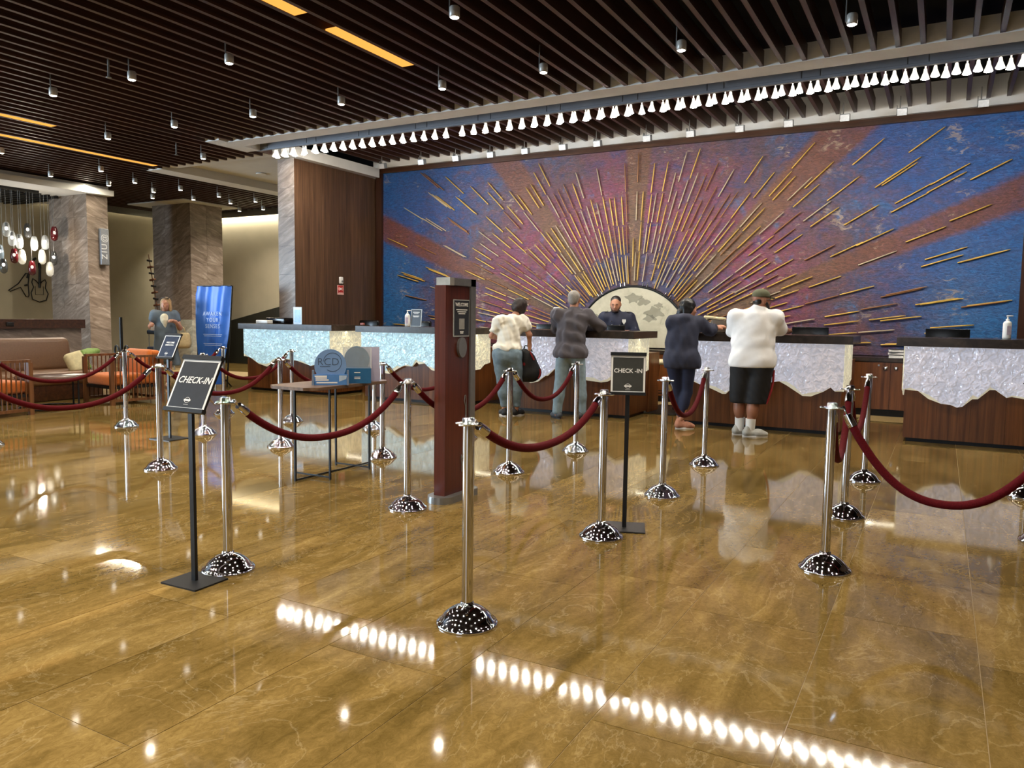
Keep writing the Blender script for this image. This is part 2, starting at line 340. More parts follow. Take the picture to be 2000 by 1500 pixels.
def mural():
    m, nt, b = nmat('mural_paint')
    L = nt.links.new
    tc = N(nt, 'ShaderNodeTexCoord'); sp = N(nt, 'ShaderNodeSeparateXYZ'); L(tc.outputs['Object'], sp.inputs[0])   # object origin = sun centre, x right, z up
    def math_(op, a, b_=None, c=None, clamp=False):
        n = N(nt, 'ShaderNodeMath', operation=op, use_clamp=clamp)
        for k, q in enumerate((a, b_, c)):
            if q is None: continue
            if isinstance(q, (int, float)): n.inputs[k].default_value = q
            else: L(q, n.inputs[k])
        return n.outputs[0]
    def noise(scale, det=6, rough=.6, dist=0, sc=(1,1,1)):
        n = N(nt, 'ShaderNodeTexNoise', Scale=scale, Detail=float(det), Roughness=rough, Distortion=float(dist)); L(coords(nt, sc), n.inputs['Vector']); return n.outputs[0]
    def mix(f, a, b_):
        n = N(nt, 'ShaderNodeMix', data_type='RGBA')
        for q, k in ((f, 0), (a, 6), (b_, 7)):
            if isinstance(q, tuple): n.inputs[k].default_value = q
            else: L(q, n.inputs[k])
        return n.outputs[2]
    x, z = sp.outputs[0], sp.outputs[2]
    rad = math_('SQRT', math_('ADD', math_('MULTIPLY', x, x), math_('MULTIPLY', z, z)))
    nA = noise(1.1, 5, .6, 1.0); nB = noise(5.0, 7, .7, 1.5, (1,1,2.2)); nC = noise(14, 5, .7, 1.0, (1,1,2.6)); nD = noise(2.4, 6, .65, .8)
    rw = math_('ADD', rad, math_('MULTIPLY', math_('SUBTRACT', nA, .5), 2.2))
    base = ramp(nt, math_('DIVIDE', rw, 7.0), [(.14,'#3a3a5c'),(.25,'#443a5c'),(.31,'#7c2e4a'),(.43,'#6e2f44'),(.53,'#4c3a46'),(.62,'#2c416e'),(.74,'#164484'),(.95,'#0f5698')]).outputs[0]
    purp = ramp(nt, nD, [(.34,'#123068'),(.47,'#5e3a4a'),(.55,'#6a3f34'),(.68,'#2f6698')]).outputs[0]
    base = mix(math_('MULTIPLY', math_('SUBTRACT', noise(3.3, 6, .7, 1.2, (1,1,1.8)), .38, clamp=True), math_('SUBTRACT', 3.2, math_('MULTIPLY', math_('SUBTRACT', rw, 4.3, clamp=True), 2.3)), clamp=True), base, purp)
    # deep blue along the upper corners, brighter blue low at the sides
    lowz = math_('SUBTRACT', 1.0, math_('DIVIDE', z, 2.4), clamp=True)
    far = math_('MULTIPLY', math_('SUBTRACT', math_('ABSOLUTE', x), 4.2, clamp=True), 1.2, clamp=True)
    base = mix(math_('MULTIPLY', math_('MULTIPLY', lowz, far), .8), base, lin('#2a6ca0'))
    # rays
    ang = math_('ARCTAN2', z, x)
    rays = None
    for a, hw in ((157,2.9),(127,4.0),(89.5,4.2),(46,4.2),(22.5,2.7)):
        d = math_('ABSOLUTE', math_('SUBTRACT', ang, math.radians(a)))
        d = math_('ADD', d, math_('MULTIPLY', math_('SUBTRACT', nB, .5), .03))
        k = math_('MULTIPLY', math_('SUBTRACT', math.radians(hw), d), 60, clamp=True)
        rays = k if rays is None else math_('MAXIMUM', rays, k)
    rcol = ramp(nt, math_('DIVIDE', math_('ADD', rad, math_('MULTIPLY', math_('SUBTRACT', nB, .5), 1.6)), 6.0), [(.2,'#64492a'),(.42,'#64492c'),(.62,'#6b3f2a'),(.85,'#663627')]).outputs[0]
    base = mix(math_('MULTIPLY', rays, math_('ADD', .58, math_('MULTIPLY', nD, .6))), base, rcol)
    # brushwork: light and dark strokes, gold flecks
    st = ramp(nt, nC, [(.33,(.35,.36,.42,1)),(.5,(1,1,1,1)),(.66,(1.8,1.8,1.75,1))]).outputs[0]
    mm = N(nt, 'ShaderNodeMix', data_type='RGBA', blend_type='MULTIPLY'); mm.inputs[0].default_value = .75; L(base, mm.inputs[6]); L(st, mm.inputs[7]); base = mm.outputs[2]
    fl_ = math_('MULTIPLY', math_('SUBTRACT', math_('MULTIPLY', nB, noise(1.7, 3)), .33, clamp=True), 14, clamp=True)
    base = mix(math_('MULTIPLY', fl_, .55), base, lin('#b9a285'))
    L(base, b.inputs['Base Color']); b.inputs['Roughness'].default_value = .42
    bump(nt, b, nC, .5, .02)
    return m
mural_m = mural()
def moon():
    m, nt, b = nmat('moon_skin')
    n1 = N(nt, 'ShaderNodeTexNoise', Scale=2.6, Detail=8.0, Roughness=.65, Distortion=.6); nt.links.new(coords(nt), n1.inputs['Vector'])
    r = ramp(nt, n1.outputs[0], [(.3,'#9a937c'),(.42,'#b9b298'),(.55,'#c6bfa6'),(.8,'#cec8b2')]); nt.links.new(r.outputs[0], b.inputs['Base Color']); b.inputs['Roughness'].default_value = .5
    return m
moon_m = moon()
# ------------------------------------------------------------------ the setting
def struct(name, mb, mat, parent=None): 
    o = mb.build(name, mat, parent)
    if parent is None: o['kind'] = 'structure'
    return o
TX, TY, TX0, TY0 = .593, 1.187, -2.762, 2.657
fm = MB(); ty_top = 13.0
fm.m = 0; fm.add([(-21,-7,-.002),(6,-7,-.002),(6,ty_top,-.002),(-21,ty_top,-.002)], [(0,1,2,3)])
fm.m = 1; fm.add([(-21,ty_top,-.0005),(6,ty_top,-.0005),(6,17,-.0005),(-21,17,-.0005)], [(0,1,2,3)])
fm.add([(-21,-7,-.001),(6,-7,-.001),(6,.3,-.001),(-21,.3,-.001)], [(0,1,2,3)])
floor = struct('floor', fm, [grout_m, floor_m]); floor['label'] = 'polished beige travertine floor of the lobby'
t = MB(); t.bx(-TX/2+.0016, TX/2-.0016, -TY/2+.0016, TY/2-.0016, -.0019, 0); tile_me = t.mesh('floor_tile', floor_m)
cand = []
for k in range(-40, 12):
    for j in range(-4, 12):
        cx = TX0+TX*(k+.5); cy = TY0+TY*(j+.5)-(.29 if k % 2 else 0)
        if cy < .5 or cy > 12.4 or cx < -20: continue
        if cx < -1.95*cy-1.2 or cx > .10*cy+1.2: continue
        cand.append((cx*cx+cy*cy, cx, cy))
cand.sort()
for _, cx, cy in cand[:300]:
    o = link('floor_tile', tile_me, floor); o.location = (cx, cy, 0)
rest = MB()
for _, cx, cy in cand[300:]: rest.bx(cx-TX/2+.0016, cx+TX/2-.0016, cy-TY/2+.0016, cy+TY/2-.0016, -.0019, 0)
if rest.v: ro = rest.build('floor_tile_field', floor_m, floor); ro['kind'] = 'stuff'
# ceiling: black void with wooden slats hung under it
ZS = 4.24
ceil = struct('ceiling', MB().bx(-20.2, 6, -6.2, 17, 4.86, 4.9), black_m)
def slat(x, y0, y1, z0, z1, wd=.05):
    key = (round(y1-y0, 3), round(z1-z0, 3), wd)
    if key not in SLM: SLM[key] = MB().bx(-wd/2, wd/2, -(y1-y0)/2, (y1-y0)/2, -(z1-z0)/2, (z1-z0)/2).mesh('slat', slat_m)
    o = link('slat', SLM[key], ceil); o.location = (x, (y0+y1)/2, (z0+z1)/2); return o
SLM = {}
AMB = [(-5.62, 5.0, 5.72), (-5.62, 6.15, 7.43), (-12.24, 5.4, 7.3), (-13.63, 6.2, 10.1)]
x = 3.0-.084
while x > -20.1:
    if x > -10.6: slat(x, -4.5, 9.24, ZS, ZS+.17)
    elif x > -14.2: slat(x, -4.5, 10.32, ZS, ZS+.17)
    else: slat(x, 2.0, 15.45, ZS, ZS+.17)
    x -= .2315
x = 2.6
while x > -10.5:
    slat(x, 10.42, 12.97, 4.53, 4.71, .05); x -= .245
# amber-lit slots between the slats
for k, (ax, y0, y1) in enumerate(AMB):
    gx = 3.0-.084-.2315*round((3.0-.084-ax-.1157)/.2315)-.1157
    m = MB(); m.bx(gx-.085, gx+.085, y0, y1, ZS+.004, ZS+.02); o = m.build('amber_slot_light', [amber_m])
    tag(o, ['amber lit slot light, short one at the top edge of the photo', 'bright amber slot light between ceiling slats above the desks', 'short amber slot light between slats at the far left edge', 'longest amber slot light between the slats, left of the white soffit'][k], 'ceiling light', 'amber lights in the slatted ceiling')
# white frame of the lighting slot, with the grey fascia behind it
struct('trim_1', MB().bx(-10.62, 5, 9.24, 9.58, ZS-.005, 4.43).bx(-10.95, -10.62, 9.06, 9.95, ZS-.005, 4.43), white_m)
fa = struct('trim_2', MB().bx(-10.72, 5, 9.97, 10.02, 4.235, 4.62), fascia_m)
for k in range(14):
    xa = -10.66+k*1.13
    MB().bx(xa, xa+.20, 9.958, 9.969, 4.265, 4.60).build('fascia_panel', fascia_m, fa)
    MB().bx(xa+.212, xa+1.118, 9.958, 9.969, 4.265, 4.60).build('fascia_panel', fascia_m, fa)
struct('trim_3', MB().bx(-10.9, 5, 10.02, 10.42, 4.60, 4.64), white_m)           # white board over the spotlights
struct('trim_4', MB().bx(-10.56, 5, 12.97, 13.12, 4.43, 4.85).bx(-10.6, -10.40, 10.42, 12.97, 4.236, 4.42), white_m)   # cornice
# white soffit left of the pillar
so = MB().bx(-14.24, -10.72, 10.4, 15.6, 4.40, 4.44).bx(-14.24, -13.78, 10.34, 15.6, ZS-.005, 4.40).bx(-13.78, -10.72, 10.34, 10.66, 4.30, 4.40)
struct('trim_5', so, white_m)
rc = MB().lathe([(.11,0),(.11,.02),(.085,.02)], (-13.0,12.2,4.375), 20).build('ceiling_downlight', whiteplastic_m); tag(rc, 'recessed round downlight in the white soffit by the pillar', 'ceiling light')
MB().lathe([(.001,.012),(.085,.012)], (-13.0,12.2,4.372), 20, cap=False).build('lens', lens_m, rc)
# dropped white ceiling over the seating corner
dc = struct('trim_6', MB().bx(-20, -16.62, 4.0, 11.22, 4.0, 4.12).bx(-20, -16.70, 4.0, 11.14, 4.12, 4.20), white_m)
MB().bx(-17.62, -17.42, 4.0, 10.0, 3.955, 4.0).build('pendant_track', blackmetal_m, dc)
for k in range(26): MB().bx(-19.9, -17.75, 6.0+k*.19, 6.06+k*.19, 3.94, 3.999).build('grille_bar', blackmetal_m, dc)
# walls
struct('wall_mural', MB().bx(-10.6, 6, 13.16, 13.3, 0, 4.86), panel_m)
def panels(parent, name, mat, org, u, width, height, nu, nv, nrm, th=.02, gap=.004, z0=0, jit=0):
    u = Vector(u); n_ = Vector(nrm); pw, ph = width/nu, height/nv
    fn = lambda a, b_, d: u*a+Vector((0,0,1))*b_+n_*d
    poly = [(-pw/2+gap/2,-ph/2+gap/2),(pw/2-gap/2,-ph/2+gap/2),(pw/2-gap/2,ph/2-gap/2),(-pw/2+gap/2,ph/2-gap/2)]
    me = MB().prism(poly, 0, th, fn).mesh(name, mat)
    for i in range(nu):
        for j in range(nv):
            o = link(name, me, parent); o.location = Vector(org)+u*((i+.5)*pw)+Vector((0,0,z0+(j+.5)*ph))
# pillar: marble front, wood flank
pil = struct('wall_pillar', MB().bx(-10.97, -10.58, 10.72, 13.2, 0, 4.236), panel_m); pil['label'] = 'wood clad return wall with a marble front beside the mural'
panels(pil, 'wood_panel', panel_m, (-10.58,10.70,0), (0,1,0), 2.32, 4.236, 6, 1, (1,0,0), .02, .0025)
panels(pil, 'marble_panel', marble_m, (-10.975,10.72,0), (1,0,0), .415, 4.24, 1, 8, (0,-1,0), .02, .003)
def column(name, x0, x1, y0, y1, h, nx, ny, nz, label):
    c = struct(name, MB().bx(x0, x1, y0, y1, 0, h), marble_m); c['label'] = label
    panels(c, 'marble_panel', marble_m, (x0,y0,0), (1,0,0), x1-x0, h, nx, nz, (0,-1,0), .02, .003)
    panels(c, 'marble_panel', marble_m, (x1,y0-.02,0), (0,1,0), y1-y0+.02, h, ny, nz, (1,0,0), .02, .003)
column('wall_column_1', -18.24, -16.83, 10.70, 11.18, 4.0, 3, 1, 8, 'grey marble column behind the sofa')
column('wall_column_2', -18.60, -17.13, 13.66, 14.66, 4.24, 3, 2, 8, 'brown-grey marble column behind the standing woman')
struct('trim_7', MB().bx(-19.0, -16.8, 13.2, 15.0, 4.215, 4.24), white_m)
struct('wall_back', MB().bx(-20.2, -10.9, 15.6, 15.75, 0, 4.23), cream_wall_m)
struct('wall_left', MB().bx(-20.2, -20.0, 3.0, 15.6, 0, 4.86).bx(-20.2, -20.0, -6, 3.0, 3.75, 4.86), cream_wall_m)
struct('trim_8', MB().bx(-20, -10.97, 15.40, 15.43, 4.07, 4.26).bx(-19.84, -19.81, 4, 15.40, 4.07, 4.26), greymetal_m)
for k, (a, b_) in enumerate((((-20,-10.97,15.50,15.585),'x'), ((-19.985,-19.9,6,15.4),'y'))):
    struct('trim_%d' % (9+k), MB().bx(a[0], a[1], a[2], a[3], 4.195, 4.215), cove_m)
area('cove_light', (-15.5, 15.515, 4.18), (-15.5, 15.54, 0), 9.0, .06, 150, (1,.90,.70))
area('cove_light', (-19.915, 10.6, 4.18), (-19.94, 10.6, 0), .06, 9.5, 230, (1,.90,.70))
sb = struct('wall_stair', MB().prism([(-19.4,0),(-10.97,0),(-10.97,2.55),(-19.4,.79)], 15.2, 15.3, lambda a,b_,d: Vector((a,d,b_))), plain('stair_side', '#1d1f1a', .35)); sb['label'] = 'dark sloping side of the stairs by the back wall'
# low wall behind the sofa
lw = struct('wall_low', MB().bx(-13.62, -13.32, 4.0, 8.28, 0, 1.09), marble_m); lw['label'] = 'low marble wall with a dark wood cap behind the sofa'
panels(lw, 'marble_panel', marble_m, (-13.32,4.0,0), (0,1,0), 4.28, 1.09, 5, 1, (1,0,0), .02, .003)
MB().bx(-13.66, -13.24, 3.9, 8.32, 1.09, 1.24).build('wall_cap', frame_wood_m, lw)
so_ = MB().rbox((-13.232,7.05,1.16), (.012,.12,.07), .005).build('wall_socket', blackmetal_m, lw)
# rest of the room, out of the frame
struct('wall_right', MB().bx(5.5, 5.6, -6, 13.2, 0, 4.86), panel_m)
rear = struct('wall_rear', MB().bx(-20, -3.0, -6.1, -6.0, 0, 4.86).bx(.6, 5.6, -6.1, -6.0, 0, 4.86).bx(-3.0, .6, -6.1, -6.0, 3.75, 4.86), cream_wall_m)
wm = MB()
for k in range(7): yy = -6+9*k/6; wm.bx(-20.12, -20.02, yy-.03, yy+.03, 0, 3.75)
wm.bx(-20.12, -20.02, -6, 3, 0, .12).bx(-20.12, -20.02, -6, 3, 2.4, 2.46); struct('window_1', wm, blackmetal_m)
wm = MB()
for k in range(3): xx = -3+3.6*k/2; wm.bx(xx-.03, xx+.03, -6.06, -5.98, 0, 3.75)
wm.bx(-3, .6, -6.06, -5.98, 2.4, 2.46); struct('window_2', wm, blackmetal_m)
# ------------------------------------------------------------------ mural
MC = Vector((-4.82, 13.10, .85))
mu = thing('mural', 'huge blue and magenta sunburst mural of gold drumsticks around a drumhead moon', 'mural', MC)
def rel(x, y, z): return Vector((x, y, z))-MC
MB().bx(-10.40-MC.x, .93-MC.x, 0, .05, .87-MC.z, 4.34-MC.z).build('canvas', mural_m, mu)
fr = MB().bx(-10.56-MC.x, 1.10-MC.x, -.06, .05, 4.335-MC.z, 4.445-MC.z)
fr.build('frame_top', frame_wood_m, mu)
MB().bx(-10.56-MC.x, -10.40-MC.x, -.06, .05, .862-MC.z, 4.335-MC.z).build('frame_side', wood('frame_dark', '#2a150a', '#361c0e', '#442513', 'Z', .4), mu)
MB().bx(.93-MC.x, 1.10-MC.x, -.06, .05, .862-MC.z, 4.335-MC.z).build('frame_side', MATS['frame_dark'], mu)
R0 = 1.06
semi = [(R0*math.cos(PI*i/40), R0*math.sin(PI*i/40)) for i in range(41)]
dh = MB().prism(semi, -.05, -.001, lambda a,b_,d: Vector((a,d,b_+.03))).build('drumhead', moon_m, mu)
rim = [(1.085*math.cos(PI*i/40), -.045, 1.085*math.sin(PI*i/40)+.02) for i in range(41)]
MB().tube(rim, .022, 8).build('drum_rim', blackmetal_m, dh)
for a in (28, 33, 52, 57, 76, 80, 97, 101, 121, 125, 146, 150):
    q = math.radians(a); MB().cyl((1.10*math.cos(q),-.06,1.10*math.sin(q)+.02), (1.16*math.cos(q),-.06,1.16*math.sin(q)+.02), .014, n=8).build('drum_lug', chrome_m, dh)
# craters are darker stains on the moon skin
for (cx_, cz_, s_) in ((.02,.86,.13), (.20,.80,.10), (.42,.62,.15), (.33,.52,.10), (-.62,.5,.12), (.5,.74,.07)):
    bl = [(cx_+s_*(1+.35*math.sin(3*t_+cx_*9))*math.cos(t_)*1.1, cz_+s_*.62*(1+.3*math.sin(5*t_+cz_*7))*math.sin(t_)) for t_ in [2*PI*i/22 for i in range(22)]]
    MB().prism(bl, -.0515, -.0502, lambda a,b_,d: Vector((a,d,b_+.03))).build('crater_mark', glassmat('crater_stain', '#7f7a68', .2, .6) if 'crater_stain' not in MATS else MATS['crater_stain'], dh)
def stick(r0, length, ang, mat, off=0):
    # drumstick: tapered, laid along the radius
    key = (round(length, 2), mat.name)
    if key not in STM:
        m = MB(); L_ = length; m.tube([(0,0,-L_/2),(0,0,L_/2*.72),(0,0,L_/2*.9),(0,0,L_/2)], [.0112,.0112,.008,.006], 6); STM[key] = m.mesh('drumstick', mat)
    return key, (math.cos(ang)*(r0+length/2)-math.sin(ang)*off, -.02-.012*random.random(), math.sin(ang)*(r0+length/2)+math.cos(ang)*off), ang
STM = {}; sticks = []
mats3 = [brass_m, brass_m, copper_m, pale_stick_m, brass_m]
L0 = .50
for k in range(74):                                     # dense inner burst: chains of sticks along 88 radii
    a = math.radians(3.5+173*k/73+random.uniform(-.35,.35)); r = 1.13+(.30 if k % 2 else 0)+random.uniform(0,.12)
    if k % 2 and random.random() < .5: r = 1.13+random.uniform(0,.1)
    rmax = 3.35+random.uniform(-.3,.35)
    deg = math.degrees(a)
    if deg < 14 or deg > 166: rmax = 3.9
    if 30 < deg < 60 or 118 < deg < 150: rmax += .4
    while r < rmax:
        # thin the chains as the circle widens
        if random.random() < .88: sticks.append(stick(r, L0, a+random.uniform(-.006,.006), random.choice(mats3)))
        r += L0*random.choice((1.03,1.05,1.09)) if r < 2.2 else L0*random.choice((1.05,1.3,1.9))
def inm(x, z): return -10.36 < x+MC.x < .9 and .05 < z < 3.44
for ring, (rr, n) in enumerate(((3.95,30), (4.55,30), (5.15,26), (5.75,24))):   # outer clusters of two or three
    for k in range(n):
        a = math.radians(2+176*(k+.5*(ring % 2))/n+random.uniform(-1.2,1.2)); r = rr+random.uniform(-.15,.15)
        ex, ez = math.cos(a)*(r+.62), math.sin(a)*(r+.62)
        if not inm(ex, ez): continue
        c = random.choice((1,2,2,3)); mt = random.choice(mats3)
        if ring == 0: c = random.choice((1,1,2))
        for j in range(c): sticks.append(stick(r+.08*j+random.uniform(0,.04), .56, a+random.uniform(-.008,.008), mt if random.random() < .7 else brass_m, .024*(j-(c-1)/2)))
keep = []
for key, loc, a in sticks:
    h = key[0]/2; ex, ez = loc[0]+math.cos(a)*h, loc[2]+math.sin(a)*h
    if inm(ex, ez) and loc[2]-abs(math.sin(a))*h > .03: keep.append((key, loc, a))
order = sorted(keep, key=lambda s: -s[1][0]-0*s[1][2])
sel = set(map(id, [keep[i] for i in sorted(random.sample(range(len(keep)), min(300, len(keep))))]))
rest = MB()
for s_ in keep:
    key, loc, a = s_
    M = Matrix.Translation(loc) @ Matrix.Rotation(PI/2-a, 4, 'Y')
    if id(s_) in sel:
        o = link('drumstick', STM[key], mu); o.matrix_basis = M
    else:
        me = STM[key]; rest.m = {brass_m.name: 0, copper_m.name: 1, pale_stick_m.name: 2}[key[1]]
        rest.add([M @ v.co for v in me.vertices], [tuple(p.vertices) for p in me.polygons], True)
if rest.v: o = rest.build('drumstick_field', [brass_m, copper_m, pale_stick_m], mu); o['kind'] = 'stuff'
# ------------------------------------------------------------------ ceiling fixtures
ORD = ['first','second','third','fourth','fifth','sixth','seventh','eighth','ninth','tenth','eleventh','twelfth','thirteenth','fourteenth','fifteenth','sixteenth','seventeenth','eighteenth','nineteenth','twentieth','twenty-first','twenty-second','twenty-third','twenty-fourth','twenty-fifth','twenty-sixth','twenty-seventh','twenty-eighth']
DL = [(-3.94,5.97),(-3.93,7.71),(-5.26,7.72),(-2.4,7.7),(-.85,7.73),(-6.78,5.94),(-8.26,5.84),(-9.74,5.81),(-8.28,7.64),(-6.78,7.7),(-9.76,7.55),(-11.35,7.59),(-11.27,9.28),(-14.05,7.46),(-15.51,9.14),(-14.04,9.23),(-15.47,10.33),(-14.65,10.36),(-15.37,11.32),(-14.56,11.38),(-15.51,12.47),(-14.55,12.39),(-15.16,13.25),(-14.39,13.32),(-16.06,14.32),(-15.25,14.36),(-16.2,11.9)]
DLP = [888,1062,864,1332,1663,447,258,104,494,667,341,211,397,3,99,198,212,263,300,353,378,428,450,499,468,514,236]
def spot(loc, energy, col=NEUT, size=2.3, blend=.7, rad=.04, target=None):
    l = bpy.data.lights.new('downlight_beam', 'SPOT'); l.energy = energy; l.color = col; l.spot_size = size; l.spot_blend = blend; l.shadow_soft_size = rad
    o = bpy.data.objects.new('downlight_beam', l); COL.objects.link(o); o.location = loc
    if target: o.rotation_euler = (Vector(target)-Vector(loc)).to_track_quat('-Z','Y').to_euler()
    return o
stem_me = MB().cyl((-.052,0,.03),(-.052,0,.30),.007,n=8).mesh('stem', greymetal_m)
can_me = MB().lathe([(.040,.0),(.047,.004),(.047,.085),(.040,.095)], n=20).mesh('canister', plain('grey_canister', '#a9a7a3', .4, .2))
lens_me = MB().lathe([(.001,-.008),(.03,-.006),(.040,0.0)], n=16, cap=False).mesh('lens', lens_m)
rank = sorted(range(len(DL)), key=lambda i: DLP[i])
for i, (x_, y_) in enumerate(DL):
    o = thing('ceiling_spotlight', 'small grey cylinder spotlight hanging under the dark slats, %s counting from the left' % ORD[rank.index(i)], 'spotlight', (x_, y_, 4.025), 0, 'spotlights under the slatted ceiling')
    for nm, me in (('stem', stem_me), ('canister', can_me), ('lens', lens_me)): link(nm, me, o)
    spot((x_, y_, 4.00), 75 if x_ > -12.5 else 90, WARM)
for x_ in (1.1,-.85,-2.4,-3.94,-5.3,-6.8,-8.3,-9.8,-11.3):     # the same grid goes on behind and beside the camera
    for y_ in (-2.6,-.8,.9,2.5,4.2):
        spot((x_, y_, 4.00), 75, WARM)
for y_ in (5.97, 7.7): spot((1.1, y_, 4.0), 75, WARM)
# sprinkler heads
for k, (x_, y_) in enumerate(((-8.55,5.75), (-11.6,9.0))):
    o = MB().cyl((0,0,.02),(0,0,.80),.012,n=8).lathe([(.001,0),(.03,.004),(.03,.01),(.012,.02)], n=12).build('sprinkler_head', greymetal_m); o.location = (x_, y_, 4.06)
    tag(o, ['small grey sprinkler head beside a spotlight at upper left', 'small grey sprinkler head left of the white soffit corner'][k], 'sprinkler')
# long double row of spotlights in the slot over the desks
tl = thing('track_light', 'long row of glowing bell shaped spotlights in the ceiling slot above the desks', 'track light', (-4.8, 10.24, 4.55))
MB().bx(-5.9, 6.6, -.02, .02, .02, .05).build('track', whiteplastic_m, tl)
cone_me = MB().lathe([(.016,.115),(.022,.075),(.045,.015),(.047,0)], n=14, cap=False).cyl((0,0,.10),(0,0,.40),.008,n=6).lathe([(.045,.20),(.045,.215),(.001,.215)], n=12).mesh('lamp', plain('lamp_shade', '#a09c94', .4, emis=(1,.93,.8,1), estr=.9))
cl_me = MB().lathe([(.001,-.012),(.03,-.006),(.044,.004)], n=12, cap=False).mesh('lens', led_m)
k = 0; xx = -10.58
while xx < 1.7:
    o = link('lamp', cone_me, tl); o.location = (xx+4.8, .085*(-1 if k % 2 else 1), -.375-(.02 if k % 2 else 0)); o.rotation_euler = (-.12 if k % 2 else .10, 0, 0)
    c = link('lens', cl_me, o)
    k += 1; xx += .104
    if k in (7, 36, 65): xx += .09
# heads that light the mural
TH = [-9.97,-9.01,-8.21,-7.45,-6.73,-5.98,-5.33,-4.44,-3.71,-2.93,-2.2,-1.41,-.66,.33]
hb = MB().rbox((0,0,0),(.13,.10,.10),.012).mesh('lamp_head', plain('head_grey','#9aa1a8',.4,.3))
hf = MB().bx(-.062,.062,-.006,.006,-.045,.045).mesh('front_plate', plain('head_front','#c9cdd2',.35,.2))
hs = MB().cyl((-.03,0,.03),(-.03,0,.22),.008,n=8).bx(-.075,-.062,-.03,.03,-.03,.09).mesh('stem', greymetal_m)
for i, x_ in enumerate(TH):
    o = thing('wall_washer', 'small grey box spotlight above the mural frame, %s from the left' % ORD[i], 'spotlight', (x_, 12.55, 4.37), 0, 'spotlights along the top of the mural')
    link('stem', hs, o); a = link('lamp_head', hb, o); a.rotation_euler = (.25,0,0); b_ = link('front_plate', hf, a); b_.location = (0,-.052,-.005)
# ------------------------------------------------------------------ pendant cluster
PEND = [(8.69,2.99,'clear'),(8.79,2.82,'clear'),(8.93,2.78,'clear'),(9.1,3.01,'smoke'),(9.22,2.76,'clear'),(9.44,2.80,'clear'),(9.64,3.0,'red'),(8.55,2.53,'blue'),(8.82,2.48,'red'),(8.97,2.47,'cream'),(9.37,2.5,'white'),(9.61,2.49,'smoke'),(8.61,2.27,'smoke'),(9.16,2.26,'red'),(9.52,2.26,'white')]
PL = ['clear glass pendant lamp, upper leftmost of the cluster','clear glass pendant beside the upper leftmost one, slightly lower','clear glass pendant right of a close clear twin','smoky black-capped pendant highest in the middle of the cluster','clear glass pendant left of the brightest clear one','brightest clear glass pendant in front of the marble column edge','dark red pendant highest on the right against the marble','pale blue glass pendant at the left edge of the photo','deep red pendant hanging next to a cream one','cream frosted pendant beside the deep red one','white frosted pendant right of the cream one','smoky grey pendant against the marble column','smoky grey pendant lowest at the left edge','deep red pendant lowest in the middle above the guitars','bright white pendant lowest at the right, on the column edge']
GM = {'clear': glass_clear, 'smoke': glass_smoke, 'red': glass_red, 'white': glass_white, 'cream': glass_white, 'blue': glass_blue}
for (y_, z_, c_), lb in zip(PEND, PL):
    X_ = -17.52; s_ = X_/-16.3; yy = y_*s_; zz = 1.37+(z_-1.37)*s_
    o = thing('pendant_lamp', lb, 'pendant lamp', (X_, yy, zz), random.uniform(0,6), 'glass pendants over the sofa')
    MB().cyl((0,0,.12),(0,0,3.955-zz),.004,n=6).build('cable', greymetal_m, o)
    MB().lathe([(.026,.13),(.030,.06),(.022,.05)], n=12).build('socket', blackmetal_m, o)
    MB().lathe([(.034,.15),(.055,.12),(.074,.03),(.078,-.06),(.066,-.13),(.03,-.165),(.001,-.17)], n=16, cap=False).build('glass_shade', GM[c_], o)
    MB().ell((0,0,.015),(.030,.030,.038),nu=10,nv=8).build('bulb', bulb_m, o)
pl_ = bpy.data.lights.new('pendant_glow', 'POINT'); pl_.energy = 30; pl_.color = NEUT; pl_.shadow_soft_size = .06
po = bpy.data.objects.new('pendant_glow', pl_); COL.objects.link(po); po.location = (-17.3, 9.75, 2.75)
# ------------------------------------------------------------------ reception desks
ZT = 1.205
DESKS = [(-11.12,-9.07), (-8.37,-6.40), (-5.68,-3.72), (-3.02,-1.00), (-.36,1.68)]
EDGE = [
 [(-11.145,.611),(-10.988,.595),(-10.775,.487),(-10.564,.441),(-10.411,.52),(-10.259,.608),(-9.963,.579),(-9.854,.578),(-9.508,.497),(-9.39,.521),(-9.227,.567),(-9.07,.538)],
 [(-8.37,.567),(-8.25,.543),(-8.137,.568),(-7.994,.516),(-7.884,.445),(-7.813,.44),(-7.712,.486),(-7.635,.531),(-7.512,.58),(-7.346,.577),(-7.263,.653),(-7.221,.617),(-7.107,.635),(-6.974,.536),(-6.916,.526),(-6.85,.481),(-6.704,.524),(-6.514,.461),(-6.40,.508)],
 [(-5.68,.52),(-5.478,.458),(-5.35,.495),(-5.222,.426),(-5.1,.451),(-4.982,.54),(-4.94,.542),(-4.828,.65),(-4.738,.643),(-4.528,.557),(-4.33,.509),(-4.113,.492),(-4.018,.507),(-3.873,.589),(-3.72,.548)],
 [(-3.02,.60),(-2.8,.567),(-2.722,.538),(-2.607,.504),(-2.433,.432),(-2.387,.434),(-2.324,.5),(-2.211,.559),(-2.05,.502),(-1.928,.587),(-1.848,.61),(-1.735,.629),(-1.645,.583),(-1.455,.464),(-1.36,.463),(-1.218,.529),(-1.138,.585),(-1.09,.539),(-1.0,.544)],
 [(-.36,.609),(-.204,.596),(-.097,.512),(.034,.464),(.125,.458),(.19,.432),(.245,.446),(.334,.535),(.388,.539),(.495,.648),(.546,.65),(.655,.57),(.704,.583),(.814,.566),(1.0,.50),(1.2,.58),(1.45,.47),(1.68,.55)]]
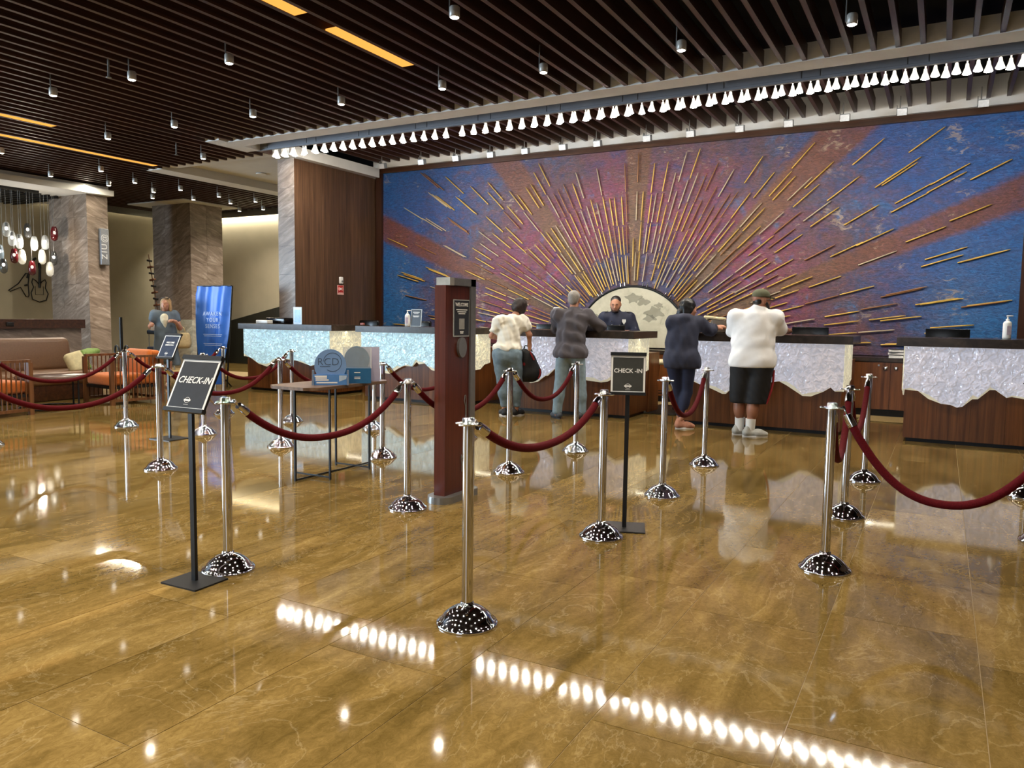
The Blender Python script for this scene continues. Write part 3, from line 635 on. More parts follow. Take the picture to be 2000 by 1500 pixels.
DL_LAB = ['jagged glass fronted reception desk farthest left, partly behind the round blue display', 'reception desk behind the tall wooden kiosk', 'reception desk where the man in the dark grey shirt stands', 'reception desk between the hooded woman and the man in the white shirt', 'reception desk at the right edge with the pump bottle on it']
def up_edge(e, k):
    out = []
    r_ = random.Random(k)
    for i, (x_, z_) in enumerate(e):
        out.append((x_, z_+r_.choice((.004,.004,.035,.05,.02))))
        if i+1 < len(e) and e[i+1][0]-x_ > .12:
            xm = (x_+e[i+1][0])/2; out.append((xm, (z_+e[i+1][1])/2+r_.choice((.01,.03,.055))))
    return out
for k, ((x0, x1), e) in enumerate(zip(DESKS, EDGE)):
    d = thing('reception_desk', DL_LAB[k], 'desk', ((x0+x1)/2, 10.45, 0), 0, 'reception desks in front of the mural')
    cx = (x0+x1)/2; fx = lambda a, b_, q: Vector((a-cx, q-10.45, b_))
    bx_ = MB().bx(x0+.02-cx, x1-.02-cx, -.40, .40, .045, 1.10); bx_.build('body', veneer_m, d)
    nP = 6; pw = (x1-x0-.04)/nP
    pm = MB().bx(-pw/2+.001, pw/2-.001, -.009, .009, -.5275, .5275).mesh('veneer_panel', veneer_m)
    for i in range(nP):
        o = link('veneer_panel', pm, d); o.location = (x0+.02-cx+pw*(i+.5), -.408, .5725)
    MB().bx(x0+.05-cx, x1-.05-cx, -.37, .37, 0, .045).build('plinth', blackmetal_m, d)
    MB().bx(x0-.09-cx, x1+.09-cx, -.53, .47, 1.108, ZT).build('worktop', slab_m, d)
    MB().bx(x0-cx, x1-cx, .40, .86, .855, .885).bx(x0-cx, x0+.03-cx, .40, .86, 0, .855).bx(x1-.03-cx, x1-cx, .40, .86, 0, .855).build('work_shelf', veneer_m, d)
    poly = [(x0, 1.106)]+[(max(x0, min(x1, a)), b_) for a, b_ in up_edge(e, k)]+[(x1, 1.106)]
    # front pane, hammered
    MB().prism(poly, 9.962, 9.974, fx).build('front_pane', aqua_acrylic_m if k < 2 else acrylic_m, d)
    poly2 = [(x0, 1.10)]+[(max(x0, min(x1, a)), b_) for a, b_ in e]+[(x1, 1.10)]
    MB().prism(poly2, 9.984, 9.99, fx).build('backing_pane', backing_m, d)
    for sx, xs in ((1, x1), (-1, x0)):
        r_ = random.Random(k*2+sx)
        pe = [(9.975, 1.106), (9.975, e[-1 if sx > 0 else 0][1]), (10.15, .60-r_.uniform(0,.08)), (10.35, .50+r_.uniform(0,.08)), (10.5, .55), (10.62, .62), (10.80, .64), (10.80, 1.106)]
        MB().prism(pe, xs, xs+.012*sx, lambda a, b_, q: Vector((q-cx, a-10.45, b_))).build('side_pane', side_acrylic_m, d)
        area('desk_light', (xs+(-.012)*sx, 10.38, 1.095), (xs+.005*sx, 10.38, 0), .02, .75, 1.2, (1,.93,.72))
    MB().bx(x0+.03-cx, x1-.03-cx, -.457, -.447, 1.085, 1.10).build('led_strip', strip_m, d)
# low cabinets under the mural
cabs = [(-10.4,-8.4),(-8.38,-6.2),(-6.18,-4.2),(-4.18,-2.2),(-2.18,-1.15),(-1.13,-.12),(-.10,.93)]
CL = ['behind the far left desk','behind the second desk','left of the moon disc','right under the moon disc','behind the white shirted man','with two square pulls, in the gap between the right desks','behind the right edge desk']
for k, (a, b_) in enumerate(cabs):
    c = thing('low_cabinet', 'low dark wood cabinet '+CL[k], 'cabinet', ((a+b_)/2, 12.78, 0), 0, 'cabinets along the mural wall'); h = (b_-a)/2
    MB().bx(-h, h, -.25, .25, .10, .80).build('body', veneer_m, c)
    MB().bx(-h, h, -.22, .25, 0, .10).build('plinth', blackmetal_m, c)
    nd = 2
    for j in range(nd):
        w_ = 2*h/nd; dr = MB().bx(-w_/2+.003, w_/2-.003, -.018, 0, -.345, .345).build('door', veneer_m, c); dr.location = (-h+w_*(j+.5), -.25, .45)
        sx = 1 if j == 0 else -1
        MB().rbox((sx*(w_/2-.07), -.024, .26), (.05,.012,.045), .003).build('handle', chrome_m, dr)
        MB().cyl((sx*(w_/2-.16), -.018, .30), (sx*(w_/2-.16), -.027, .30), .014, n=12).build('lock', chrome_m, dr)
ct = MB().bx(-10.4, .93, 12.5, 13.045, .805, .86).build('cabinet_worktop', slab_m); tag(ct, 'long dark stone top over the cabinets below the mural', 'worktop')
for k, (dz, col, rz, lb) in enumerate(((0,'#c9c9cf',.05,'thick pale binder at the bottom of the small pile on the cabinets'),(.045,'#2a2c3d',-.08,'dark blue book in the middle of the small pile on the cabinets'),(.085,'#1c1e29',.12,'slanted dark folder on top of the small pile on the cabinets'))):
    o = thing('book', lb, 'book', (-.52, 12.68, .86+dz), rz, 'books on the cabinets')
    MB().bx(-.15,.15,-.11,.11,0,.004).bx(-.15,.15,-.11,.11,.036,.04).bx(.146,.15,-.11,.11,0,.04).build('cover', plain('cover_%d' % k, col, .4), o)
    MB().bx(-.148,.144,-.107,.107,.004,.036).build('pages', paper_m, o)
# ------------------------------------------------------------------ things on the desks
def monitor(x_, y_, w_, h_, label, rz=0, z0=ZT, tilt=0):
    o = thing('monitor', label, 'monitor', (x_, y_, z0-.32), rz, 'monitors at the desks')
    MB().rbox((0,0,.32+h_-.15),(w_,.03,.30),.006).build('screen_housing', screen_m, o)
    MB().cyl((0,.05,.02),(0,.03,.24),.02,n=10).build('neck', blackmetal_m, o)
    MB().rbox((0,.06,.01),(.22,.18,.015),.004).build('foot', blackmetal_m, o)
    return o
# desks have a lower working shelf behind the front slab where the monitors stand
tr_ = MB().rbox((-10.87,10.62,ZT+.055),(.48,.26,.11),.02).build('document_tray', screen_m); tag(tr_, 'low black box for the monitor back on the far left desk', 'tray')  # plain box in place of the monitor seen from behind
monitor(-5.43, 10.98, .43, .075, 'black monitor back beside the woman in the white blouse')
monitor(-4.30, 10.98, .28, .075, 'black monitor back right in front of the uniformed clerk')
monitor(-1.54, 10.98, .46, .095, 'black monitor back right of the man in the white shirt')
monitor(.06, 10.98, .48, .10, 'black monitor back on the desk at the right edge')
def pump(x_, y_, label):
    o = thing('pump_bottle', label, 'bottle', (x_, y_, ZT), .4)
    MB().lathe([(.001,0),(.040,.002),(.043,.02),(.043,.175),(.036,.195),(.016,.205)], n=20).build('bottle_body', whiteplastic_m, o)
    MB().lathe([(.018,.205),(.018,.225),(.008,.228),(.007,.255)], n=14).cyl((-.012,0,.26),(.055,0,.262),.008,.006,n=8).build('pump_head', whiteplastic_m, o)
    MB().bx(-.022,.022,-.0445,-.0425,.05,.15).build('bottle_label', plain('bottle_label','#c9b8c6',.5) if 'bottle_label' not in MATS else MATS['bottle_label'], o)
pump(.64, 10.35, 'white pump bottle of hand gel on the right edge desk'); pump(-7.68, 10.3, 'white pump bottle of hand gel beside the small framed notice')
# small acrylic notices
nb = thing('table_notice', 'small dark notice in a clear frame on the desk left of the kiosk', 'sign', (-7.52, 10.32, ZT))
Rn = Matrix.Rotation(-.12, 3, 'X')
MB().box((0,0,.143),(.215,.006,.285),Rn).build('clear_frame', glassmat('frame_glass','#e8eef0',.75,.1), nb)
MB().box((0,-.004,.143),(.19,.003,.26),Rn).build('notice_print', dark_print_m, nb)
for zz, ww in ((.235,.13),(.215,.09),(.175,.13),(.16,.10)): MB().box((0,-.0065-(zz-.143)*.12*-1-.0,zz),(ww,.002,.010),Rn).build('print_line', paper_m, nb)
MB().box((0,-.0065,.10),(.06,.002,.07),Rn).build('print_patch', paper_m, nb)
bf = thing('picture_stand', 'pale blue framed picture standing on the far left desk', 'sign', (-10.36, 10.55, ZT))
MB().box((0,0,.155),(.20,.012,.31)).build('frame', plain('pale_frame','#b9cfe6',.3), bf)
MB().box((0,-.008,.145),(.145,.004,.23)).build('picture', stone('blue_picture',[(.3,'#5f8fc4'),(.6,'#7fb2d8'),(.8,'#b9dbe6')],nscale=5,rnd=False,rough=.3), bf)
wb = MB().rbox((-11.0,10.35,ZT+.033),(.30,.14,.062),.012).build('paper_box', whiteplastic_m); tag(wb, 'low white box on the left end of the far left desk', 'box')
rs = MB().rbox((-9.03,10.78,ZT+.02),(.09,.03,.04),.008).build('card_holder', plain('red_brown','#8c4a3c',.5)); tag(rs, 'small reddish card holder at the right end of the far left desk', 'holder')
def office_chair(x_, y_, label):
    o = thing('office_chair', label, 'chair', (x_, y_, 0))
    MB().rbox((0,0,1.08),(.48,.07,.42),.06).build('backrest', screen_m, o); MB().rbox((0,-.25,.68),(.48,.46,.09),.04).build('seat', screen_m, o)
    MB().cyl((0,-.22,.10),(0,-.22,.64),.03,n=12).build('column', blackmetal_m, o); MB().bx(-.03,.03,.0,.03,.66,.95).build('back_bar', blackmetal_m, o)
    bm_ = MB()
    for q in range(5): bm_.cyl((0,-.22,.10),(.30*math.cos(q*1.2566),-.22+.30*math.sin(q*1.2566),.05),.025,.015,n=8)
    bm_.build('star_base', blackmetal_m, o)
    for q in range(5): MB().ell((.30*math.cos(q*1.2566),-.22+.30*math.sin(q*1.2566),.03),(.03,.03,.03),nu=8,nv=6).build('caster', blackmetal_m, o)
office_chair(-9.75, 11.85, 'black office chair back behind the far left desk'); office_chair(-8.6, 11.95, 'black office chair back behind the second desk, before the blue mural')
def stool(x_, y_, rz, label):
    o = thing('bar_stool', label, 'stool', (x_, y_, 0), rz, 'cream stools behind the desks')
    MB().rbox((0,0,.72),(.42,.42,.07),.03).build('seat', plain('cream_leather','#d8cfa8',.45) if 'cream_leather' not in MATS else MATS['cream_leather'], o)
    MB().rbox((0,.2,.93),(.42,.05,.40),.03,Matrix.Rotation(-.12,3,'X')).build('backrest', MATS['cream_leather'], o)
    for sx in (-1,1):
        for sy in (-1,1): MB().cyl((sx*.16,sy*.16,.69),(sx*.21,sy*.21,0),.016,.012,n=8).build('leg', blackmetal_m, o)
    for s_ in (-1,1): MB().cyl((s_*.195,-.195,.25),(s_*.195,.195,.25),.009,n=8).cyl((-.195,s_*.195,.25),(.195,s_*.195,.25),.009,n=8).build('footrest', blackmetal_m, o)
stool(-3.72, 11.62, PI/2*3, 'cream bar stool at the right end of the middle desk'); stool(-6.12, 11.62, PI/2*3, 'cream bar stool behind the woman in the white blouse')
for k, (x_, y_) in enumerate(((-3.75,11.35),(-6.25,11.2))):
    o = MB().rbox((x_,y_,.008),(.9,1.1,.014),.004).build('floor_mat', blackmetal_m); tag(o, ['black floor mat under the stool at the middle desk', 'black floor mat under the stool beside the white blouse'][k], 'mat')
# handbag on the fourth desk
hbg = thing('handbag', 'beige and brown handbag standing on the desk before the hooded woman', 'bag', (-2.62, 10.30, ZT))
MB().rbox((.04,0,.095),(.20,.13,.19),.03).build('bag_body', plain('taupe_leather','#6d5f4e',.5), hbg)
MB().rbox((-.02,0,.20),(.27,.16,.035),.016,Matrix.Rotation(.10,3,'Y')).build('bag_flap', plain('cream_leather_bag','#d9c79a',.5), hbg)
MB().tube([(-.10,-.02,.20),(-.15,-.03,.15),(-.12,-.03,.11),(-.06,-.03,.14)],.016,8).build('strap', MATS['cream_leather_bag'], hbg)
# small things by the grey-shirted man
cu_ = MB().lathe([(.001,0),(.032,.002),(.036,.05),(.036,.075),(.033,.075)], n=14).build('paper_cup', whiteplastic_m); cu_.location = (-4.42,10.35,ZT); tag(cu_, 'small white cup on the desk beside the grey-shirted man', 'cup')
td = thing('card_terminal', 'upright white display stand on the desk left of the grey-shirted man', 'stand', (-4.98, 10.3, ZT))
MB().rbox((0,0,.17),(.10,.02,.32),.008,Matrix.Rotation(-.1,3,'X')).build('panel', whiteplastic_m, td); MB().rbox((0,.02,.006),(.12,.10,.012),.004).build('foot', whiteplastic_m, td)
# alarm devices on the wood flank
dv = thing('smoke_alarm', 'small white alarm device on the wood wall above the red sign', 'alarm', (-10.555, 11.93, 2.07))
MB().rbox((.02,0,0),(.04,.105,.14),.018).build('housing', whiteplastic_m, dv); MB().cyl((.038,.01,-.02),(.046,.01,-.02),.022,n=14).build('button', greymetal_m, dv)
rs = thing('alarm_sign', 'square red fire alarm sign with a bell symbol on the wood wall', 'sign', (-10.555, 11.93, 1.88))
MB().rbox((.006,0,0),(.008,.19,.19),.003).build('border', plain('pink_white','#e7b9ac',.4), rs); MB().rbox((.0085,0,.01),(.006,.16,.15),.002).build('plate', red_sign_m, rs)
MB().ell((.013,0,.02),(.003,.022,.022),nu=12,nv=6).build('bell_symbol', paper_m, rs)
for s_ in (-1,1):
    for q in (.035,.05,.065): MB().tube([(.0125, s_*q*math.cos(t_), .02+q*math.sin(t_)*.8) for t_ in (-.8,-.4,0,.4,.8)], .0035, 6).build('sound_wave', MATS['pink_white'], rs)
MB().bx(.0115,.013,-.06,.06,-.062,-.048).build('caption_bar', MATS['pink_white'], rs)
# ------------------------------------------------------------------ stanchions and ropes
ST = {1:(-1.795,2.854),2:(-3.293,2.821),3:(-1.816,4.468),4:(-.502,4.521),5:(-.54,5.862),6:(-.526,7.286),7:(-1.848,5.784),8:(-1.914,7.251),9:(-3.281,4.404),10:(-3.31,5.942),11:(-3.264,7.275),12:(-4.704,5.908),13:(-5.971,5.823),14:(-7.276,7.296),15:(-5.976,7.349),16:(-5.963,4.392),17:(-8.556,5.848),18:(-7.303,5.951),19:(-8.598,7.343),20:(-4.68,7.372),21:(-8.455,4.248),22:(.65,7.33),23:(.63,5.82),24:(-5.97,2.84),25:(.62,4.5)}
SL = {1:'chrome stanchion nearest the camera, left of the right check-in sign',2:'chrome stanchion right beside the near check-in sign on the left',3:'chrome stanchion touching the left edge of the right check-in sign',4:'chrome stanchion nearest in the row right of the right check-in sign',5:'chrome stanchion second in the rightmost receding row',6:'chrome stanchion last in the row in front of the right desks',7:'chrome stanchion right of the right check-in sign, before the hooded woman',8:'chrome stanchion between the hooded woman and the white shirted man',9:'chrome stanchion just left of the tall wooden kiosk',10:'chrome stanchion right of the kiosk, before the woman in the white blouse',11:'chrome stanchion in front of the man in the dark grey shirt',12:'chrome stanchion at the right end of the small display table',13:'chrome stanchion at the left end of the small display table',14:'chrome stanchion farther back, just right of the one at the table left end',15:'chrome stanchion behind the right end of the small display table',16:'chrome stanchion left of the near check-in sign, nearest to the sofa corner',17:'chrome stanchion in front of the orange armchair',18:'chrome stanchion mostly hidden behind the near check-in sign',19:'chrome stanchion beside the blue banner foot, behind the near sign',20:'chrome stanchion mostly hidden behind the tall wooden kiosk',21:'chrome stanchion cut by the left edge, only its base rim shows',22:'chrome stanchion cut by the right edge, near the right desk',23:'chrome stanchion at the right edge, only a sliver of its base shows',24:'chrome stanchion outside the left edge that holds the front left rope',25:'chrome stanchion outside the right edge that holds the nearest right rope'}
base_me = MB().lathe([(.137,0),(.139,.007),(.136,.014),(.128,.017),(.122,.022),(.113,.036),(.098,.053),(.078,.068),(.056,.080),(.036,.087),(.031,.089),(.030,.102),(.026,.105)], n=48).mesh('base', chrome_m)
pole_me = MB().cyl((0,0,.08),(0,0,.905),.0255,n=28).mesh('pole', chrome_m)
cap_me = MB().lathe([(.0275,.897),(.044,.900),(.046,.904),(.044,.908),(.0275,.910),(.0275,.928),(.024,.932),(.001,.932)], n=28).mesh('cap', chrome_m)
eye_me = MB().tube([(.046+.016*math.cos(t_),.016*math.sin(t_),.904) for t_ in [2*PI*i/12 for i in range(13)]], .0045, 6).mesh('hook_eye', chrome_m)
for k, (x_, y_) in ST.items():
    o = thing('stanchion', SL[k], 'stanchion', (x_, y_, 0), 0, 'chrome rope stanchions')
    for nm, me in (('base', base_me), ('pole', pole_me), ('cap', cap_me)): link(nm, me, o)
    for q in range(4): e = link('hook_eye', eye_me, o); e.rotation_euler = (0,0,q*PI/2)
ROPES = [(2,9,.625,'red velvet rope hanging across the small display table'),(9,10,.62,'red velvet rope passing behind the tall wooden kiosk'),(10,11,.60,'red velvet rope between the two customers in front of the middle desk'),(1,3,.70,'red velvet rope leading to the right check-in sign'),(7,8,.56,'red velvet rope below the hooded woman'),(4,5,.52,'red velvet rope seen end on in the rightmost row, nearer one'),(5,6,.53,'red velvet rope seen end on in the rightmost row, farther one'),(4,25,.44,'big red velvet rope running out of the right edge'),(16,13,.615,'red velvet rope running from behind the near sign to the table, lower one'),(18,14,.60,'red velvet rope between the near sign and the far left desk, upper one'),(13,15,.60,'red velvet rope dipping behind the display table'),(12,20,.61,'red velvet rope between the display table and the kiosk'),(17,19,.60,'red velvet rope behind the farther slanted sign'),(21,17,.605,'red velvet rope in front of the sofa, farther one'),(24,16,.62,'red velvet rope in front of the sofa, nearer one'),]
for a, b_, zs, lb in ROPES:
    A, B = Vector((*ST[a],.899)), Vector((*ST[b_],.899)); d = (B-A).normalized()
    side = Vector((-d.y, d.x, 0))
    A0, B0 = A+d*.062, B-d*.062
    o = thing('velvet_rope', lb, 'rope', (A0+B0)/2*Vector((1,1,0))if False else ((A0.x+B0.x)/2,(A0.y+B0.y)/2,0), 0, 'red velvet ropes')
    base = Vector(o.location); L_ = (B0-A0).length; sag = .899-zs
    def pt(t):
        u = 2*t-1; s_ = 1-abs(u)**2.25
        return A0+(B0-A0)*t-Vector((0,0,sag*s_))-base
    n = 40; P = [pt(i/n) for i in range(n+1)]
    # ferrules take the first stretch at both ends
    acc = [0]
    for i in range(n): acc.append(acc[-1]+(P[i+1]-P[i]).length)
    def at(s_):
        for i in range(n):
            if acc[i+1] >= s_: return P[i].lerp(P[i+1], (s_-acc[i])/(acc[i+1]-acc[i]))
        return P[-1]
    T = acc[-1]
    MB().tube([at(.085+(T-.17)*i/36) for i in range(37)], .0215, 12).build('rope_cord', velvet_m, o)
    for s0, s1, s2 in ((.0,.03,.10), (T,T-.03,T-.10)):
        MB().tube([at(s1), at((s1+s2)/2), at(s2)], [.020,.0245,.0245], 14).build('ferrule', chrome_m, o)
        h0, h1 = at(s0), at(s1)
        up_ = Vector((0,0,1)); dd = (h1-h0).normalized(); w_ = dd.cross(up_).normalized()
        MB().tube([h1, h0+dd*.012+w_*.006, h0-dd*.004+up_*.012, h0-dd*.016+up_*.004, h0-dd*.008-up_*.008], .0052, 8).build('hook', chrome_m, o)
# ------------------------------------------------------------------ sign stands
def sign_stand(x_, y_, rz, lb, w_, h_, tilt, txt, print_m, italic=0, plate=(.30,.25), zb=.885, tsize=.046, clearp=False):
    o = thing('sign_stand', lb, 'sign', (x_, y_, 0), rz, 'black floor signs in the queue')
    MB().bx(-plate[0]/2, plate[0]/2, -plate[1]/2, plate[1]/2, 0, .008).build('base_plate', blackmetal_m, o)
    MB().bx(-.014, .014, -.009, .009, .008, zb+.06).build('pole', blackmetal_m, o)
    R = Matrix.Rotation(-tilt, 3, 'X'); org = Vector((0, -.045, zb))
    fn = lambda a, b_, q: org+R @ Vector((a, -q, b_))
    pl = lambda x0, x1, z0, z1, q0, q1: MB().prism([(x0,z0),(x1,z0),(x1,z1),(x0,z1)], q0, q1, fn)
    pl(-w_/2, w_/2, 0, h_, -.012, 0).build('back_plate', blackmetal_m, o)
    for z0, z1 in ((-.006,.014), (h_-.014,h_+.008)): pl(-w_/2-.004, w_/2+.004, z0, z1, -.014, .012).build('rail', blackmetal_m, o)
    pl(-w_/2+.002, w_/2-.002, .014, h_-.014, 0, .002).build('white_border', paper_m, o)
    pr = pl(-w_/2+.014, w_/2-.014, .020, h_-.026, .002, .0032).build('print', print_m, o)
    for tx, sz, zz, sh in txt:
        text_mesh(tx, sz, lambda a, b_, q: fn(a, b_+zz, .0036+q), .0004, bold=.0006, shear=sh).build('lettering', paper_m, pr)
    zc = h_*.20
    for s_ in (1,-1): MB().tube([fn(.016*math.cos(t_), zc+s_*.004+s_*.010*math.sin(t_), .0040) for t_ in [PI*i/10 for i in range(11)]], .0011, 5).build('emblem_arc', paper_m, pr)
    pl2 = MB().prism([(-.023,zc-.0045),(.023,zc-.0045),(.023,zc+.0045),(-.023,zc+.0045)], .0034, .0042, fn); pl2.build('emblem_band', paper_m, pr)
    MB().prism([(-.016,zc-.024),(.016,zc-.024),(.016,zc-.0225),(-.016,zc-.0225)], .0034, .004, fn).build('emblem_line', paper_m, pr)
    return o
sign_stand(-3.285, 2.60, .03, 'near black floor sign reading CHECK-IN, tilted board left of center', .272, .292, .46, [('CHECK-IN', .050, .165, .25)], dark_print_m, plate=(.25,.21))
sign_stand(-7.34, 5.53, .03, 'farther small slanted floor sign in front of the standing woman', .245, .285, .46, [('WELCOME', .026, .185, .2), ('RESERVATION', .020, .155, .2)], plain('blue_grey_print','#3a4254',.12,spec=.9), plate=(.32,.28))
sign_stand(-1.765, 4.74, .36, 'black floor sign reading CHECK-IN in front of the middle desk', .222, .262, .10, [('CHECK -IN', .037, .150, 0)], charcoal_print_m, plate=(.27,.25), zb=.89)
# ------------------------------------------------------------------ welcome kiosk
kk = thing('welcome_kiosk', 'tall narrow red wood kiosk with a grey metal frame', 'kiosk', (-3.19, 4.86, 0), 0)
st_ = [(.24*s_*0+(.105*math.cos(t_)), (.155 if math.sin(t_) > 0 else -.155)+.105*math.sin(t_)) for s_ in (1,) for t_ in [2*PI*i/28 for i in range(28)]]
MB().prism(st_, 0, .05, lambda a,b_,d: Vector((a,b_,d))).build('base', greymetal_m, kk)
MB().bx(-.05,.045,-.185,.135,.05,1.60).build('wood_body', redwood_m, kk)
MB().bx(-.055,.06,.137,.205,.05,1.655).build('frame_side', greymetal_m, kk)
MB().bx(-.055,.06,-.155,.205,1.602,1.655).build('frame_top', greymetal_m, kk)
MB().bx(-.056,.063,-.157,-.10,1.600,1.657).build('frame_corner', plain('pale_metal','#b5b3ac',.35,.5), kk)
fk = lambda a, b_, q: Vector((.046+q, a, b_))
ps = thing('x','x','x') if False else MB().prism([(-.09,1.225),(.125,1.225),(.125,1.50),(-.09,1.50)], 0, .006, fk).build('poster_frame', glassmat('holder_glass','#b9bdbb',.9,.2), kk)
MB().prism([(-.082,1.235),(.117,1.235),(.117,1.493),(-.082,1.493)], .006, .008, fk).build('poster_print', dark_print_m, ps)
text_mesh('WELCOME', .036, lambda a,b_,q: fk(a+.017, b_+1.462, .0085+q), .0004, bold=.0008).build('lettering', paper_m, ps)
for zz, ww in ((1.425,.15),(1.410,.12),(1.396,.09),(1.262,.05),(1.252,.04)): MB().prism([(.017-ww/2,zz-.004),(.017+ww/2,zz-.004),(.017+ww/2,zz+.004),(.017-ww/2,zz+.004)], .008, .009, fk).build('print_line', paper_m, ps)
MB().prism([(-.02,1.28),(.054,1.28),(.054,1.36),(-.02,1.36)], .008, .009, fk).build('print_patch', plain('grey_patch','#9c9c98',.5), ps)
MB().prism([(.017+.055*math.cos(t_), 1.145+.075*math.sin(t_)) for t_ in [2*PI*i/28 for i in range(28)]], 0, .02, fk).build('metal_disc', greymetal_m, kk)
# guitar line inlay low on the kiosk
gl = [(.075,.78),(.075,.76),(.068,.74),(.085,.70),(.088,.66),(.088,.30),(.075,.285),(.05,.30),(.035,.33),(.032,.29),(.04,.26),(.04,.20)]
MB().tube([fk(a, b_, .003) for a, b_ in gl], .0038, 6).build('guitar_inlay', greymetal_m, kk)
MB().tube([fk(a, b_, .003) for a, b_ in [(.083,.78),(.09,.775),(.094,.74),(.098,.70),(.098,.34),(.112,.31),(.125,.315)]], .0038, 6).build('guitar_inlay', greymetal_m, kk)
# ------------------------------------------------------------------ display table with leaflets box
tb = thing('display_table', 'small side table with a wood top on thin black crossed legs', 'table', (-4.61, 5.10, 0))
tp = [(-.26,-.46),(-.17,-.53),(.17,-.53),(.25,-.44),(.25,.44),(.17,.52),(-.17,.52),(-.26,.44)]
MB().prism(tp, .765, .79, lambda a,b_,d: Vector((a,b_,d))).build('table_top', table_wood_m, tb)
legs = [(0,-.45),(0,.50),(-.185,-.26),(.205,-.26),(-.195,.26),(.195,.26)]
for x_, y_ in legs: MB().bx(x_-.0075, x_+.0075, y_-.0075, y_+.0075, 0, .767).build('leg', blackmetal_m, tb)
MB().bx(-.006,.006,-.45,.50,.004,.016).build('foot_bar', blackmetal_m, tb)
for y_ in (-.26,.26): MB().bx(-.19,.20,y_-.006,y_+.006,.016,.028).build('foot_bar', blackmetal_m, tb)
bxm = plain('light_blue_board','#6f93c4',.5,var=.04); bxd = plain('teal_board','#1f5f8c',.5,var=.05); bxg = plain('slate_board','#46566c',.5)
rc_ = thing('leaflet_display', 'blue cardboard display with a round RCD header on the small table', 'display', (-4.51, 4.97, .79), .72)
ce = [(.092*math.cos(t_), .113+.098*math.sin(t_)) for t_ in [2*PI*i/36 for i in range(36)]]
fd = lambda a, b_, q: Vector((a, -.05-q, b_))
h1 = MB().prism(ce, 0, .008, fd).build('round_header', bxm, rc_)
text_mesh('RCD', .062, lambda a,b_,q: fd(a-.012, b_+.135, .0085+q), .0005, bold=-.001).build('lettering', ink_m, h1)
MB().tube([fd(.052*math.cos(t_)+.012, .135+.055*math.sin(t_), .009) for t_ in [-2.2+i*.33 for i in range(17)]], .0012, 5).build('ring_line', ink_m, h1)
MB().prism([(-.06,.108),(0,.108),(0,.111),(-.06,.111)], .008, .0092, fd).build('print_line', ink_m, h1)
MB().prism([(-.10,0),(.10,0),(.10,.062),(-.10,.062)], -.002, .016, fd).build('front_panel', plain('mid_blue_board','#4f82c0',.5,var=.05), rc_)
for zz, x0_, x1_ in ((.052,-.09,-.02),(.042,-.085,-.02),(.030,-.085,-.01),(.014,-.08,.04)): MB().prism([(x0_,zz-.004),(x1_,zz-.004),(x1_,zz+.004),(x0_,zz+.004)], .016, .0172, fd).build('print_line', paper_m, rc_)
MB().prism([(.05,.02),(.09,.035),(.095,.056),(.05,.056)], .016, .0172, fd).build('print_patch', plain('pale_blue_patch','#a9bfd6',.5), rc_)
for s_ in (-1,1): MB().prism([(-.085,0),(.0,0),(.0,.085),(-.05,.085)], s_*.10-.006, s_*.10+.006, lambda a,b_,q: Vector((q,a,b_))).build('side_wing', bxg, rc_)
rb = thing('brochure_box', 'dark blue brochure box with a clear lid beside the round header', 'box', (-4.51, 5.17, .79), .72)
MB().bx(-.02,.16,-.07,.09,0,.10).build('tray', bxd, rb)
MB().bx(-.02,.16,-.07,.09,.10,.235).build('clear_lid', glassmat('lid_glass','#cfd8d8',.35,.08), rb)
MB().prism([(.07+.085*math.cos(t_), .15+.09*math.sin(t_)) for t_ in [2*PI*i/32 for i in range(32)]], .085, .094, lambda a,b_,q: Vector((a,q,b_))).build('round_backer', plain('dull_blue_board','#4a6a86',.5), rb)
for x_ in (-.02,.16): MB().bx(x_-.002,x_+.002,-.072,-.068,.10,.235).build('lid_edge', paper_m, rb)
for zz in (.03,.04,.07): MB().bx(.05,.09,-.0715,-.07,zz,zz+.004).build('print_line', paper_m, rb)
wp = thing('white_card', 'blank white upright card at the right end of the small table', 'card', (-4.49, 5.41, .79), .72)
MB().bx(-.09,.09,-.002,.002,0,.235).build('card_sheet', plain('lilac_white','#c3bfd8',.5,var=.03), wp)
MB().bx(-.09,.09,0,.05,0,.003).build('card_foot', MATS['lilac_white'], wp)

for o_, f_ in ((rc_, 1.42), (rb, 1.3), (wp, 1.3)): o_.scale = (f_, f_, f_)
# ------------------------------------------------------------------ seating corner
so = thing('sofa', 'brown leather sofa with a high rounded back along the low marble wall', 'sofa', (-12.45, 6.05, 0))
def arm_profile(): pass
MB().rbox((.10,0,.34),(1.0,3.4,.20),.05).build('seat_cushion', leather_m, so)
MB().rbox((.10,0,.14),(.94,3.36,.26),.01).build('plinth', frame_wood_m, so)
Rb = Matrix.Rotation(-.20,3,'Y')
bk = MB().rbox((-.36,0.05,.66),(.22,3.3,.58),.10,Rb,5).build('backrest', leather_m, so)
for y_ in (-.85,.10,.95): MB().box((-.262,y_,.66),(.012,.008,.50),Rb).build('seam', frame_wood_m, bk)
cu = thing('cushion', 'pale green striped cushion at the right end of the sofa', 'cushion', (-12.2, 7.50, .44), 0)
MB().rbox((0,0,.13),(.15,.34,.33),.07,Matrix.Rotation(-.35,3,'Y') @ Matrix.Rotation(.25,3,'X'),4).build('pillow_body', pillow_m, cu)
MB().rbox((0,.125,.145),(.156,.06,.33),.03,Matrix.Rotation(-.35,3,'Y') @ Matrix.Rotation(.25,3,'X'),3).build('stripe', green_m, cu)
c2 = thing('cushion', 'bright green cushion lying flat behind the pale striped one', 'cushion', (-12.35, 7.78, .70), .3)
MB().rbox((0,0,0),(.26,.34,.10),.048,Matrix.Rotation(.2,3,'X'),4).build('pillow_body', green_m, c2)
